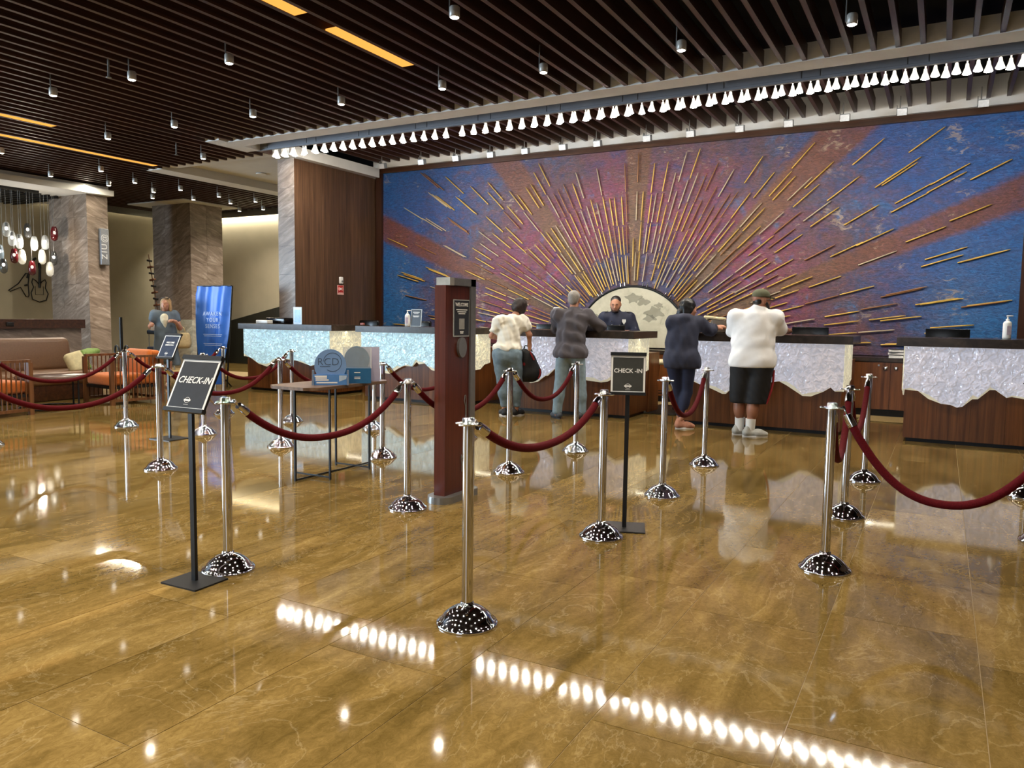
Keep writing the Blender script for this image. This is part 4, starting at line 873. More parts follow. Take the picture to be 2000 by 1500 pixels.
def armchair(x_, y_, rz, lb):
    # boxy wooden armchair with slatted sides; local +X is the front
    o = thing('armchair', lb, 'armchair', (x_, y_, 0), rz, 'slatted armchairs with orange cushions')
    W, D, H = .40, .38, .70
    for sx in (-1,1):
        for sy in (-1,1): MB().bx(sx*D-.03, sx*D+.03, sy*W-.025, sy*W+.025, 0, H).build('post', chair_wood_m, o)
    for sy in (-1,1):
        MB().bx(-D, D, sy*W-.028, sy*W+.028, H, H+.035).build('arm_rail', chair_wood_m, o)
        MB().bx(-D, D, sy*W-.02, sy*W+.02, .05, .09).build('lower_rail', chair_wood_m, o)
        for k in range(11):
            q = -D+.06+k*(2*D-.12)/10; MB().bx(q-.006, q+.006, sy*W-.008, sy*W+.008, .09, H).build('slat', chair_wood_m, o)
    MB().bx(-D-.03, -D+.03, -W, W, H, H+.035).build('back_rail', chair_wood_m, o)
    MB().bx(-D-.02, -D+.02, -W, W, .05, .09).build('lower_rail', chair_wood_m, o)
    for k in range(13):
        q = -W+.06+k*(2*W-.12)/12; MB().bx(-D-.008, -D+.008, q-.006, q+.006, .09, H).build('slat', chair_wood_m, o)
    MB().bx(-D, D, -W, W, .24, .28).build('seat_frame', blackmetal_m, o)
    MB().rbox((.02,0,.365),(.74,.70,.17),.045).build('seat_cushion', orange_m, o)
    MB().rbox((-.27,0,.60),(.17,.70,.42),.06,Matrix.Rotation(-.15,3,'Y')).build('back_cushion', orange_m, o)
    MB().rbox((-.33,0,.755),(.13,.74,.09),.04).build('headroll', orange_m, o)
armchair(-10.98, 7.48, -PI/2-.12, 'wooden slatted armchair with orange cushions right of the coffee table')
armchair(-10.90, 5.42, PI/2+.1, 'slatted armchair with an orange seat cut by the left edge')
ctb = thing('coffee_table', 'round dark coffee table with a black ring base before the sofa', 'table', (-11.05, 6.42, 0))
MB().lathe([(.001,.43),(.45,.43),(.455,.445),(.45,.46),(.001,.46)], n=36, cap=False).build('table_top', frame_wood_m, ctb)
MB().tube([(.42*math.cos(2*PI*i/36),.42*math.sin(2*PI*i/36),.015) for i in range(37)], .012, 8).build('ring_base', blackmetal_m, ctb)
for q in range(4): a = q*PI/2+.35; MB().cyl((.42*math.cos(a),.42*math.sin(a),0),(.42*math.cos(a),.42*math.sin(a),.43),.013,n=8).build('leg', blackmetal_m, ctb)
bo = thing('magazine', 'white open magazine on the coffee table', 'magazine', (-11.0, 6.72, .46), .4); MB().rbox((0,0,.004),(.20,.27,.008),.003).build('pages', paper_m, bo)
# wire guitars on the left wall
def wire(name, lb, pts, y0, z0, sc, extra=()):
    o = thing(name, lb, 'wall art', (-19.95, y0, z0), 0, 'wire guitars on the wall')
    fn = lambda p: (0, p[0]*sc, p[1]*sc)
    MB().tube([fn(p) for p in pts], .013, 6).build('outline_wire', blackmetal_m, o)
    for nm, q, r in extra: MB().tube([fn(p) for p in q], r, 6).build(nm, blackmetal_m, o)
wire('wire_guitar', 'black wire outline of a V shaped guitar on the cream wall', [(.32,.58),(.02,.16),(-.36,-.12),(-.30,-.16),(.10,.02),(.30,-.34),(.38,-.36),(.42,-.28),(.40,.14),(.46,.56),(.32,.58)], 10.85, 1.95, .62, (('neck',[(.38,.40),(.62,1.02)],.028),('headstock',[(.62,1.0),(.66,1.16),(.74,1.20)],.034),('bridge',[(.26,.10),(.36,.12)],.02)))
wire('wire_guitar', 'black wire outline of a double cutaway guitar beside the column', [(-.10,.36),(-.22,.44),(-.26,.30),(-.20,.12),(-.30,-.10),(-.26,-.34),(0,-.44),(.26,-.36),(.34,-.12),(.24,.10),(.28,.32),(.24,.42),(.12,.34),(.02,.22),(-.10,.36)], 11.36, 1.90, .66, (('neck',[(.02,.10),(.06,.85)],.028),('headstock',[(.06,.83),(.05,1.02),(.10,1.04)],.036),('pickguard',[(-.14,.16),(-.14,-.16),(.16,-.16),(.16,.16)],.008)))
# vertical sign on the column side
vs_ = thing('column_sign', 'tall narrow grey sign with vertical letters on the marble column side', 'sign', (-16.79, 11.02, 2.85))
MB().rbox((.05,0,0),(.10,.20,.82),.02).build('sign_body', plain('sign_grey','#7b7f86',.35,.4), vs_)
fv = lambda a, b_, q: Vector((.101+q, -b_-.02, a))
text_mesh('ZIU@', .19, lambda a,b_,q: fv(a, b_, q), .002, spacing=1.25).build('lettering', plain('sign_letters','#b9bcc0',.4), vs_)
# stacked timber sculpture and cart between the columns
sc_ = thing('stacked_sculpture', 'thin leaning stack of small dark wooden pieces between the columns', 'sculpture', (-17.0, 12.45, 1.0))
for i in range(11):
    z_ = .10+i*.155; off = .20-i*.033
    MB().rbox((off,0,z_),(.17 if i % 2 else .13,.07,.045),.008,Matrix.Rotation(.15*(-1)**i,3,'Y')).build('timber_piece', frame_wood_m if i % 2 else blackmetal_m, sc_)
    MB().cyl((off,0,z_),(off-.033,0,z_+.155),.012,n=6).build('timber_spine', frame_wood_m, sc_)
ca = thing('service_cart', 'service cart with navy trays behind the orange armchair', 'cart', (-16.55, 12.3, 0))
navy_m = plain('navy_tray','#16263a',.5)
for z_, h_ in ((.30,.26),(.86,.10)): MB().rbox((0,0,z_+h_/2),(.58,.40,h_),.03).build('tray', navy_m, ca)
MB().rbox((.05,0,1.10),(.50,.34,.03),.01).build('top_shelf', greymetal_m, ca)
for sx in (-1,1):
    for sy in (-1,1): MB().cyl((sx*.24,sy*.16,0),(sx*.24,sy*.16,1.12),.014,n=8).build('post', greymetal_m, ca)
gr = thing('glass_railing', 'clear glass railing with a metal handrail between the two columns', 'railing', (-16.3, 12.75, 0))
MB().bx(-.75,1.1,-.008,.008,.05,1.22).build('glass_pane', glassmat('rail_glass','#c9cdb9',.14,.05), gr)
MB().cyl((1.1,0,0),(1.1,0,1.24),.02,n=10).build('post', greymetal_m, gr); MB().cyl((-.75,0,0),(-.75,0,1.24),.02,n=10).build('post', greymetal_m, gr)
bp = thing('black_post', 'slim black post with a curled scroll foot, left of the chrome stanchion', 'post', (-14.2, 9.65, 0))
MB().cyl((0,0,0),(0,0,1.28),.035,.03,n=12).build('shaft', blackmetal_m, bp)
for s_ in (-1,1): MB().tube([(s_*(.02+.11*(1-math.cos(t_))*.55), s_*.05, .62+.10*math.sin(t_)+.03*t_*0) for t_ in [i*.35 for i in range(16)]], .018, 8).build('scroll', blackmetal_m, bp)
# ------------------------------------------------------------------ blue banner
bn = thing('roll_banner', 'tall shiny blue fabric banner reading AWAKEN YOUR SENSES on a black stand', 'banner', (-11.85, 9.9, 0), .0)
nb_, nz_ = 14, 26; V = []; F = []
for j in range(nz_+1):
    v = j/nz_
    for i in range(nb_+1):
        u = i/nb_
        xl, xr = -.43+.02*(1-v), .50-.22*(1-v)
        if v > .93: xl, xr = -.40, .50
        fold = .030*math.sin(9*u+4*v+2*math.sin(3*v))*(1-.6*v)+.022*math.sin(17*u-3*v)
        V.append((xl+(xr-xl)*u, fold, .06+1.82*v))
for j in range(nz_):
    for i in range(nb_): q = j*(nb_+1)+i; F.append((q, q+1, q+nb_+2, q+nb_+1))
mb_ = MB(); mb_.add(V, F, True); mb_.add([(a, b_+.004, c) for a, b_, c in V], F, True)
ban_m = plain('blue_satin','#3272d8',.4,var=.12,scale=2,spec=.5)
fab = mb_.build('banner_fabric', ban_m, bn)
ft = lambda zz, sz, tx: text_mesh(tx, sz, lambda a,b_,q: Vector((a+.06, -.062-q, zz+b_)), .001, spacing=1.2).build('lettering', plain('silver_ink','#b9cdea',.4) if 'silver_ink' not in MATS else MATS['silver_ink'], fab)
ft(1.37,.105,'AWAKEN'); ft(1.255,.105,'YOUR'); ft(1.14,.105,'SENSES')
for zz, ww in ((.99,.5),(.96,.46),(.82,.5),(.79,.44),(.58,.20)): MB().bx(.06-ww/2,.06+ww/2,-.063,-.061,zz-.005,zz+.005).build('print_line', MATS['silver_ink'], fab)
MB().cyl((-.40,0,1.885),(.51,0,1.885),.012,n=8).build('top_bar', blackmetal_m, bn)
MB().cyl((.51,.02,1.885),(.30,.04,.02),.014,n=8).build('stand_pole', blackmetal_m, bn); MB().cyl((-.41,.02,1.885),(-.50,.04,.10),.012,n=8).build('stand_pole', blackmetal_m, bn)
MB().bx(-.48,-.08,.05,.075,.05,1.2).build('stand_cover', screen_m, bn)
for y_ in (-.25,.30): MB().cyl((0,.03,.35),(.12 if y_ > 0 else -.15,y_,.0),.014,n=8).build('stand_leg', blackmetal_m, bn)
# ------------------------------------------------------------------ people: smooth-blended volumes turned into one skin each
def cap(p0, p1, r0, r1=None): return ('c', np.array(p0, float), np.array(p1, float), r0, r0 if r1 is None else r1)
def ell(c, r, rot=None): return ('e', np.array(c, float), np.array(r, float), rot)
def chain(pts, rs): return [cap(pts[i], pts[i+1], rs[i], rs[i+1]) for i in range(len(pts)-1)]
def pbox(p):
    if p[0] == 'c': m = max(p[3], p[4]); return np.minimum(p[1], p[2])-m, np.maximum(p[1], p[2])+m
    m = p[2].max() if p[3] is not None else p[2]; return p[1]-m, p[1]+m
def sdf_mesh(prims, k=.03, res=.01, wob=0, wscale=9, seed=0, cut=None):
    bb = [pbox(p) for p in prims]; lo = np.min([b[0] for b in bb], 0)-3*res-k; hi = np.max([b[1] for b in bb], 0)+3*res+k
    n = np.ceil((hi-lo)/res).astype(int)+1
    D = np.full(n, 1e3, np.float32)
    ax = [lo[i]+res*np.arange(n[i]) for i in range(3)]
    for p, (b0, b1) in zip(prims, bb):
        i0 = np.maximum(0, np.floor((b0-k*1.5-2.5*res-lo)/res).astype(int)); i1 = np.minimum(n, np.ceil((b1+k*1.5+2.5*res-lo)/res).astype(int)+1)
        X, Y, Z = np.meshgrid(*(ax[i][i0[i]:i1[i]] for i in range(3)), indexing='ij', sparse=True)
        if p[0] == 'c':
            a, b = p[1], p[2]; ba = b-a; L2 = float(ba@ba)+1e-9
            h = np.clip(((X-a[0])*ba[0]+(Y-a[1])*ba[1]+(Z-a[2])*ba[2])/L2, 0, 1)
            d = np.sqrt((X-a[0]-h*ba[0])**2+(Y-a[1]-h*ba[1])**2+(Z-a[2]-h*ba[2])**2)-(p[3]+(p[4]-p[3])*h)
        else:
            dx, dy, dz = X-p[1][0], Y-p[1][1], Z-p[1][2]
            if p[3] is not None:
                R = p[3].T; dx, dy, dz = R[0,0]*dx+R[0,1]*dy+R[0,2]*dz, R[1,0]*dx+R[1,1]*dy+R[1,2]*dz, R[2,0]*dx+R[2,1]*dy+R[2,2]*dz
            r = p[2]; q = np.sqrt((dx/r[0])**2+(dy/r[1])**2+(dz/r[2])**2); g = np.sqrt((dx/r[0]**2)**2+(dy/r[1]**2)**2+(dz/r[2]**2)**2)+1e-6
            d = q*(q-1)/g
        s = D[i0[0]:i1[0], i0[1]:i1[1], i0[2]:i1[2]]
        h = np.maximum(k-np.abs(s-d), 0)/k if k > 0 else 0
        D[i0[0]:i1[0], i0[1]:i1[1], i0[2]:i1[2]] = np.minimum(s, d)-h*h*k*.25
    if wob:
        X, Y, Z = np.meshgrid(*ax, indexing='ij', sparse=True); r_ = np.random.default_rng(seed)
        for o in range(6):
            f = r_.normal(size=3)*wscale*(1+.5*o); f[2] *= .75; D += (wob/(1+.45*o)*np.sin(f[0]*X+f[1]*Y+f[2]*Z+r_.uniform(0,6))).astype(np.float32)
    if cut is not None:
        X, Y, Z = np.meshgrid(*ax, indexing='ij', sparse=True)
        for (nrm, off) in cut: D = np.maximum(D, nrm[0]*X+nrm[1]*Y+nrm[2]*Z-off)
    # surface nets
    I = D < 0
    c8 = [I[i:n[0]-1+i, j:n[1]-1+j, l:n[2]-1+l] for i in (0,1) for j in (0,1) for l in (0,1)]
    cnt = sum(c.astype(np.int8) for c in c8); act = (cnt > 0) & (cnt < 8)
    idx = np.full(act.shape, -1, np.int64); cells = np.argwhere(act); idx[act] = np.arange(len(cells))
    acc = np.zeros((len(cells), 3)); num = np.zeros(len(cells))
    for axis in range(3):
        o1, o2 = [q for q in range(3) if q != axis]
        for a in (0,1):
            for b in (0,1):
                c0 = cells.copy(); c0[:,o1] += a; c0[:,o2] += b; c1 = c0.copy(); c1[:,axis] += 1
                v0 = D[tuple(c0.T)]; v1 = D[tuple(c1.T)]; m = (v0 < 0) != (v1 < 0)
                t = np.where(m, v0/np.where(m, v0-v1, 1), 0); P = c0.astype(float); P[:,axis] += t
                acc[m] += P[m]; num[m] += 1
    V = acc/num[:,None]*res+lo
    F = []
    for axis in range(3):
        o1, o2 = [(1,2),(2,0),(0,1)][axis]
        sl0 = [slice(1, n[q]-1) for q in range(3)]; sl0[axis] = slice(0, n[axis]-1); sl1 = list(sl0); sl1[axis] = slice(1, n[axis])
        A = I[tuple(sl0)]; B = I[tuple(sl1)]; e = np.argwhere(A != B); 
        if not len(e): continue
        base = e.copy(); 
        for q in range(3):
            if q != axis: base[:,q] += 1
        flip = A[tuple(e.T)]
        def cid(d1, d2):
            c = base.copy(); c[:,o1] -= d1; c[:,o2] -= d2; return idx[tuple(c.T)]
        q4 = np.stack([cid(1,1), cid(0,1), cid(0,0), cid(1,0)], 1)
        q4[~flip] = q4[~flip][:, ::-1]; F.append(q4)
    F = np.concatenate(F)
    # two rounds of smoothing
    for _ in range(2):
        s = np.zeros_like(V); w = np.zeros(len(V))
        for a in range(4):
            i, j = F[:,a], F[:,(a+1) % 4]; np.add.at(s, i, V[j]); np.add.at(w, i, 1); np.add.at(s, j, V[i]); np.add.at(w, j, 1)
        V = V*.5+(s/np.maximum(w,1)[:,None])*.5
    return V, F
def skin_obj(name, prims, mat, parent=None, **kw):
    V, F = sdf_mesh(prims, **kw); me = bpy.data.meshes.new(name); me.from_pydata(V.tolist(), [], F.tolist()); me.materials.append(mat)
    me.polygons.foreach_set('use_smooth', [True]*len(me.polygons)); me.update()
    return link(name, me, parent)
def rot(yaw=0, pitch=0, roll=0):
    M = Matrix.Rotation(yaw, 3, 'Z') @ Matrix.Rotation(pitch, 3, 'X') @ Matrix.Rotation(roll, 3, 'Y'); return np.array(M)
def head_prims(c, R, s=1.0, fat=1.0):
    c = np.array(c); T = lambda *v: c+R@(np.array(v)*s)
    P = [ell(T(0,-.012,.030), (.077*s,.096*s,.088*s), R), ell(T(0,.030,-.040), (.058*s*fat,.062*s,.072*s), R), ell(T(0,.055,-.082), (.036*s*fat,.032*s,.026*s), R),
         cap(T(0,.088,.012), T(0,.112,-.022), .009*s, .014*s), ell(T(0,.082,.026), (.048*s,.016*s,.013*s), R), ell(T(0,.090,-.055), (.024*s,.010*s,.010*s), R)]
    for sx in (-1,1): P += [ell(T(sx*.078,-.006,-.008), (.012*s,.020*s,.030*s), R), ell(T(sx*.040,.064,-.022), (.022*s,.02*s,.022*s), R)]
    return P
def face_bits(o, c, R, s, browm, beard=None, glasses=False):
    c = np.array(c); T = lambda *v: Vector(c+R@(np.array(v)*s)); M3 = Matrix(R.tolist())
    for sx in (-1,1):
        MB().ell(T(sx*.030,.084,.010), (.011*s,.006*s,.006*s), M3, 10, 6).build('eye', plain('eye_dark','#1a1412',.25) if 'eye_dark' not in MATS else MATS['eye_dark'], o)
        MB().tube([T(sx*.014,.098,.030), T(sx*.032,.094,.035), T(sx*.048,.082,.029)], .0045*s, 6).build('eyebrow', browm, o)
    MB().tube([T(-.022,.092,-.058), T(0,.100,-.055), T(.022,.092,-.058)], .0045*s, 6).build('lips', plain('lips','#8a4a42',.45) if 'lips' not in MATS else MATS['lips'], o)
def hand_prims(w, d, pn, side, curl=.5, s=1.0):
    # w wrist, d pointing direction, pn palm normal (fingers curl towards it), side = +1/-1 thumb side along d x pn
    w = np.array(w, float); d = np.array(d, float); d /= np.linalg.norm(d); pn = np.array(pn, float); pn -= d*(d@pn); pn /= np.linalg.norm(pn); l = np.cross(d, pn)*side
    P = [cap(w, w+d*.03*s, .026*s, .028*s)]
    for k, off in enumerate((.030,.010,-.010,-.029)): P.append(cap(w+d*.02*s+l*off*.7*s, w+d*.082*s+l*off*s, .016*s, .0125*s))
    for k, (off, L) in enumerate(((.030,.070),(.010,.080),(-.010,.074),(-.029,.058))):
        p = w+d*.085*s+l*off*s; a = 0; dirn = d
        for q, fr in enumerate((.45,.32,.23)):
            a += curl*(.55 if q == 0 else .75); dirn = d*math.cos(a)+pn*math.sin(a)
            p2 = p+dirn*L*fr*s; P.append(cap(p, p2, (.0098-.0008*q)*s, (.0092-.0012*q)*s)); p = p2
    b = w+d*.028*s+l*.024*s; m = b+(d*.55+l*.75+pn*.25)*.042*s; P += [cap(b, m, .015*s, .0115*s), cap(m, m+(d*.85+l*.25+pn*.45)*.036*s, .0112*s, .009*s)]
    return P
def shoe(o, c, yaw, L, matu, mats, hgt=.075, w_=.045):
    R = Matrix.Rotation(yaw, 3, 'Z'); T = lambda *v: Vector(c)+R @ Vector(v)
    A = np.array
    sh = skin_obj('shoe', [cap(A(T(0,-L*.36,.052)), A(T(0,-L*.30,hgt+.02)), .040, .036), cap(A(T(0,-L*.34,.045)), A(T(0,L*.18,.040)), .042, w_), cap(A(T(0,L*.1,.04)), A(T(0,L*.40,.032)), w_, .034)], matu, o, k=.03, res=.008, cut=[((0,0,-1), -.012)])
    n = 24; pts = []
    for i in range(n):
        t_ = 2*PI*i/n; y_ = math.sin(t_)*L*.5; wd = .046*(1-.18*(y_ < 0)-.12*max(0, y_/L*2)**2)
        pts.append((math.cos(t_)*wd, y_))
    MB().prism(pts, 0, .022, lambda a, b_, q: T(a, b_, q)).build('sole', mats, sh)
    return sh
def place(o, loc, rz): o.location = (loc[0], loc[1], 0); o.rotation_euler = (0, 0, rz); return o
def person(label, prims, mat, loc, rz, k=.028, res=.0085):
    o = skin_obj('person', prims, mat, k=k, res=res); place(o, loc, rz); return tag(o, label, 'person', 'people at the reception')
def leg_chain(h, kn, an, r=(.085,.055,.042)): return [cap(h, kn, r[0], r[1]), ell(np.array(kn)*.62+np.array(an)*.38+np.array((0,-.012,0)), (r[1]*.95,r[1]*1.02,.12)), cap(kn, an, r[1]*.95, r[2]*.85)]
white_shoe_m = plain('grey_trainer','#a9a9a3',.6); sole_m = plain('white_sole','#d8d6d0',.6); black_shoe_m = plain('black_shoe','#16171b',.6); grey_shoe_m = plain('slate_shoe','#3f454d',.6)
# --- man in the dark grey shirt, leaning on the middle desk
L0_, rz0 = (-4.42, 9.62), .427
hp, R_ = (.035,.12,1.625), rot(-.25,-.12,0)
sL, sR, eL, eR, wL, wR = (-.19,.07,1.415), (.215,.10,1.415), (-.205,.28,1.235), (.405,.20,1.265), (-.06,.42,1.245), (.22,.43,1.245)
kL, kR, aL, aR, hL, hR = (-.13,.02,.47), (.145,.05,.47), (-.17,-.02,.10), (.17,.04,.10), (-.095,0,.88), (.095,.02,.88)
pr = head_prims(hp, R_)+[cap((.035,.10,1.55),(.03,.07,1.44),.056,.062), cap(sL,sR,.07), cap((.01,.06,1.30),(0,.03,1.0),.09,.08)]
pr += chain([sL,eL,wL],[.05,.042,.030])+chain([sR,eR,wR],[.05,.042,.030])+leg_chain(hL,kL,aL)+leg_chain(hR,kR,aR)+[cap((0,.02,.97),(0,.01,.90),.07), ell((-.17,.03,.05),(.035,.09,.035)), ell((.17,.09,.05),(.035,.09,.035))]
pr += hand_prims(wL,(.75,.6,0),(0,0,-1),1,.35)+hand_prims(wR,(-.55,.8,0),(0,0,-1),-1,.35)
o = person('grey haired man in a dark grey shirt and jeans leaning on the middle desk', pr, skin_m, L0_, rz0)
sh = [ell((.015,.07,1.31),(.215,.135,.17)), cap(sL,sR,.085), ell((.0,.05,1.12),(.205,.14,.24)), ell((0,.03,.93),(.21,.145,.10)), cap((-.085,.01,.90),(.085,.02,.90),.15)]
sh += chain([sL,eL,(-.08,.40,1.25)],[.085,.070,.050])+chain([sR,eR,(.24,.40,1.25)],[.085,.072,.050])+[cap((.035,.095,1.515),(.03,.08,1.48),.068,.078)]
skin_obj('shirt', sh, plain('charcoal_shirt','#524e54',.85,var=.08,scale=15), o, k=.05, res=.010, wob=.006, wscale=18, seed=3, cut=[((0,0,-1),-.835),((0,0,1),1.535)])
pn = leg_chain(hL,kL,(-.165,-.01,.10),(.108,.082,.075))+leg_chain(hR,kR,(.165,.05,.10),(.108,.082,.075))+[cap((-.07,0,.88),(.07,0,.88),.115)]
skin_obj('jeans', pn, denim_light_m, o, k=.04, res=.010, wob=.0035, wscale=18, seed=5, cut=[((0,0,-1),-.06)])
shoe(o, (-.185,.06,0), .45, .29, grey_shoe_m, black_shoe_m); shoe(o, (.19,.10,0), -.5, .29, grey_shoe_m, black_shoe_m)
hc = np.array(hp); T = lambda *v: hc+R_@np.array(v)
skin_obj('hair', [ell(T(0,-.024,.042),(.084,.096,.090),R_), ell(T(0,-.062,-.02),(.066,.045,.055),R_)], hair_grey_m, o, k=.03, res=.008, cut=None)
# --- woman in the white blouse, holding a backpack
L1_, rz1 = (-5.23, 9.40), .508
hp, R_ = (.125,.17,1.525), rot(-.75,-.42,.10)
sL, sR, eL, eR, wL, wR = (-.165,.02,1.325), (.155,.08,1.335), (-.27,.06,1.115), (.255,.06,1.135), (-.13,.27,1.06), (.262,.10,1.00)
kL, kR, aL, aR, hL, hR = (-.105,.0,.46), (.085,.02,.46), (-.085,-.02,.11), (.09,.02,.11), (-.135,-.04,.84), (.04,-.03,.84)
pr = head_prims(hp, R_, .96)+[cap((.09,.14,1.46),(.02,.07,1.36),.048,.056), cap(sL,sR,.055), cap((0,.05,1.25),(-.045,-.0,.95),.07,.07)]
pr += chain([sL,eL,wL],[.045,.038,.026])+chain([sR,eR,wR],[.045,.038,.026])+leg_chain(hL,kL,aL,(.08,.052,.036))+leg_chain(hR,kR,aR,(.08,.052,.036))+[ell((-.085,.04,.05),(.032,.085,.035)), ell((.09,.08,.05),(.032,.085,.035))]
pr += hand_prims(wL,(.5,.8,.1),(0,0,-1),1,.4,.92)+hand_prims(wR,(.02,.02,-1),(-1,.1,0),1,1.15,.92)
o = person('dark haired woman in a white blouse and blue jeans holding a backpack', pr, skin_m, L1_, rz1)
sh = [ell((0,.05,1.26),(.175,.115,.15)), cap(sL,sR,.072), ell((-.03,.02,1.08),(.165,.12,.22)), ell((-.055,-.02,.95),(.205,.135,.09))]+chain([sL,(-.225,.03,1.21)],[.075,.072])+chain([sR,(.215,.07,1.245)],[.075,.072])
skin_obj('blouse', sh, plain('white_blouse','#e6e2d4',.8,var=.04,scale=15), o, k=.05, res=.009, wob=.006, wscale=20, seed=8, cut=[((0,0,-1),-.905)])
pn = leg_chain(hL,kL,(-.085,-.01,.15),(.122,.082,.062))+leg_chain(hR,kR,(.09,.03,.15),(.122,.082,.062))+[cap((-.12,-.03,.88),(.02,-.02,.88),.128), ell((-.10,-.09,.83),(.10,.09,.10)), ell((.02,-.08,.83),(.10,.09,.10))]
skin_obj('jeans', pn, denim_m, o, k=.04, res=.009, wob=.003, wscale=20, seed=9, cut=[((0,0,-1),-.13),((0,0,1),.955)])
shoe(o, (-.10,.05,0), .3, .25, black_shoe_m, sole_m); shoe(o, (.115,.09,0), -.7, .25, black_shoe_m, sole_m)
hc = np.array(hp); T = lambda *v: hc+R_@np.array(v)
skin_obj('hair', [ell(T(0,-.022,.036),(.092,.105,.094),R_), ell(T(0,-.065,-.035),(.085,.060,.075),R_), ell(T(.06,.0,-.04),(.035,.06,.075),R_), ell(T(-.06,.0,-.04),(.035,.06,.075),R_)], hair_brown_m, o, k=.03, res=.008, wob=.003, wscale=40)
bpk = thing('backpack', 'black and red backpack held by the woman in the white blouse', 'backpack', (L1_[0], L1_[1], 0), rz1)
blk = plain('black_nylon','#0c0c0e',.7,var=.25); redn = plain('red_nylon','#8a1218',.7)
skin_obj('bag_body', [cap((.20,.10,.86),(.20,.10,.60),.085,.095), cap((.26,.10,.80),(.33,.10,.62),.085,.095), cap((.22,.10,.58),(.31,.10,.58),.10)], blk, bpk, k=.06, res=.011, wob=.003, wscale=14, seed=2)
MB().tube([(.18,.10,.93),(.20,.10,.985),(.262,.10,.975),(.30,.10,.90)], .011, 8).build('carry_loop', blk, bpk)
MB().tube([(.27,.02,.90),(.30,.005,.84),(.325,.005,.79)], .011, 8).build('red_trim', redn, bpk); MB().tube([(.41,.04,.66),(.415,.03,.60),(.39,.03,.53)], .012, 8).build('red_trim', redn, bpk)
MB().ell((.205,.012,.73),(.035,.012,.042),None,12,8).build('red_emblem', redn, bpk)
# --- clerk in a dark blue uniform behind the middle desk, facing us
L2_, rz2 = (-4.50, 11.45), .373
hp, R_ = (.0,-.06,1.60), rot(PI-.12,-.30,0)
sL, sR, eL, eR, wL, wR = (-.17,.0,1.395), (.215,.02,1.395), (-.25,-.04,1.15), (.33,-.03,1.14), (-.10,-.32,1.13), (.20,-.36,1.17)
pr = head_prims(hp, R_, 1.0, 1.08)+[cap((.0,-.03,1.51),(.02,.0,1.42),.058,.062), cap(sL,sR,.07), cap((.02,.0,1.30),(.02,0,.95),.09)]+chain([sL,eL,wL],[.05,.042,.03])+chain([sR,eR,wR],[.05,.042,.03])+leg_chain((-.08,0,.90),(-.09,0,.47),(-.09,0,.08))+leg_chain((.12,0,.90),(.13,0,.47),(.13,0,.08))
pr += hand_prims(wL,(.3,-.9,0),(0,0,-1),-1,.3)+hand_prims(wR,(-.3,-.9,.15),(0,0,-1),1,.35)
o = person('bearded clerk in a dark blue uniform jacket behind the middle desk', pr, skin_m, L2_, rz2)
sh = [ell((.02,.0,1.30),(.215,.135,.17)), cap(sL,sR,.088), ell((.02,0,1.10),(.205,.145,.24)), cap((.02,0,1.0),(.02,0,.86),.17)]+chain([sL,eL,(-.13,-.26,1.13)],[.086,.072,.052])+chain([sR,eR,(.22,-.29,1.16)],[.088,.074,.052])+[cap((.005,-.02,1.49),(.01,-.01,1.45),.066,.076)]
navy_u = plain('navy_uniform','#141a33',.7,var=.1)
jk = skin_obj('uniform_jacket', sh, navy_u, o, k=.05, res=.010, wob=.003, wscale=16, seed=4, cut=[((0,0,1),1.515)])
skin_obj('trousers', leg_chain((-.08,0,.90),(-.09,0,.47),(-.09,0,.06),(.11,.08,.075))+leg_chain((.12,0,.90),(.13,0,.47),(.13,0,.06),(.11,.08,.075)), navy_u, o, k=.03, res=.012)
shoe(o, (-.09,-.04,0), PI, .28, black_shoe_m, black_shoe_m); shoe(o, (.13,-.04,0), PI, .28, black_shoe_m, black_shoe_m)
for z_ in (1.335,1.285,1.235):
    MB().ell((-.06-(1.335-z_)*-.25,-.145,z_),(.010,.006,.010),None,10,6).build('button', chrome_m, jk)
shd = [(-.028,.035),(.028,.035),(.030,.0),(.0,-.045),(-.030,.0)]
MB().prism(shd, 0, .008, lambda a,b_,q: Vector((.135+a,-.128-q+a*.3,1.335+b_))).build('badge', paper_m, jk); MB().ell((.07,-.146,1.275),(.010,.005,.010),None,10,6).build('button', chrome_m, jk)
for sx in (-.15,.20): MB().rbox((sx,0,1.478),(.05,.10,.016),.006,Matrix.Rotation(.3*(1 if sx > 0 else -1),3,'Y')).build('epaulette', black_shoe_m, jk); MB().ell((sx*.8,-.02,1.498),(.009,.009,.006),None,8,6).build('epaulette_button', chrome_m, jk)
hc = np.array(hp); T = lambda *v: hc+R_@np.array(v)
skin_obj('hair', [ell(T(0,-.030,.055),(.081,.092,.078),R_), ell(T(0,-.066,.0),(.070,.045,.06),R_)], hair_black_m, o, k=.03, res=.007)
skin_obj('beard', [cap(T(-.062,.035,-.035),T(-.040,.068,-.078),.018,.018), cap(T(.062,.035,-.035),T(.040,.068,-.078),.018,.018), cap(T(-.038,.07,-.08),T(.038,.07,-.08),.020), cap(T(-.026,.096,-.042),T(.026,.096,-.042),.007), ell(T(0,.078,-.088),(.034,.026,.022),R_)], plain('stubble','#4a342a',.8), o, k=.02, res=.006)
face_bits(o, hp, R_, 1.0, hair_black_m)
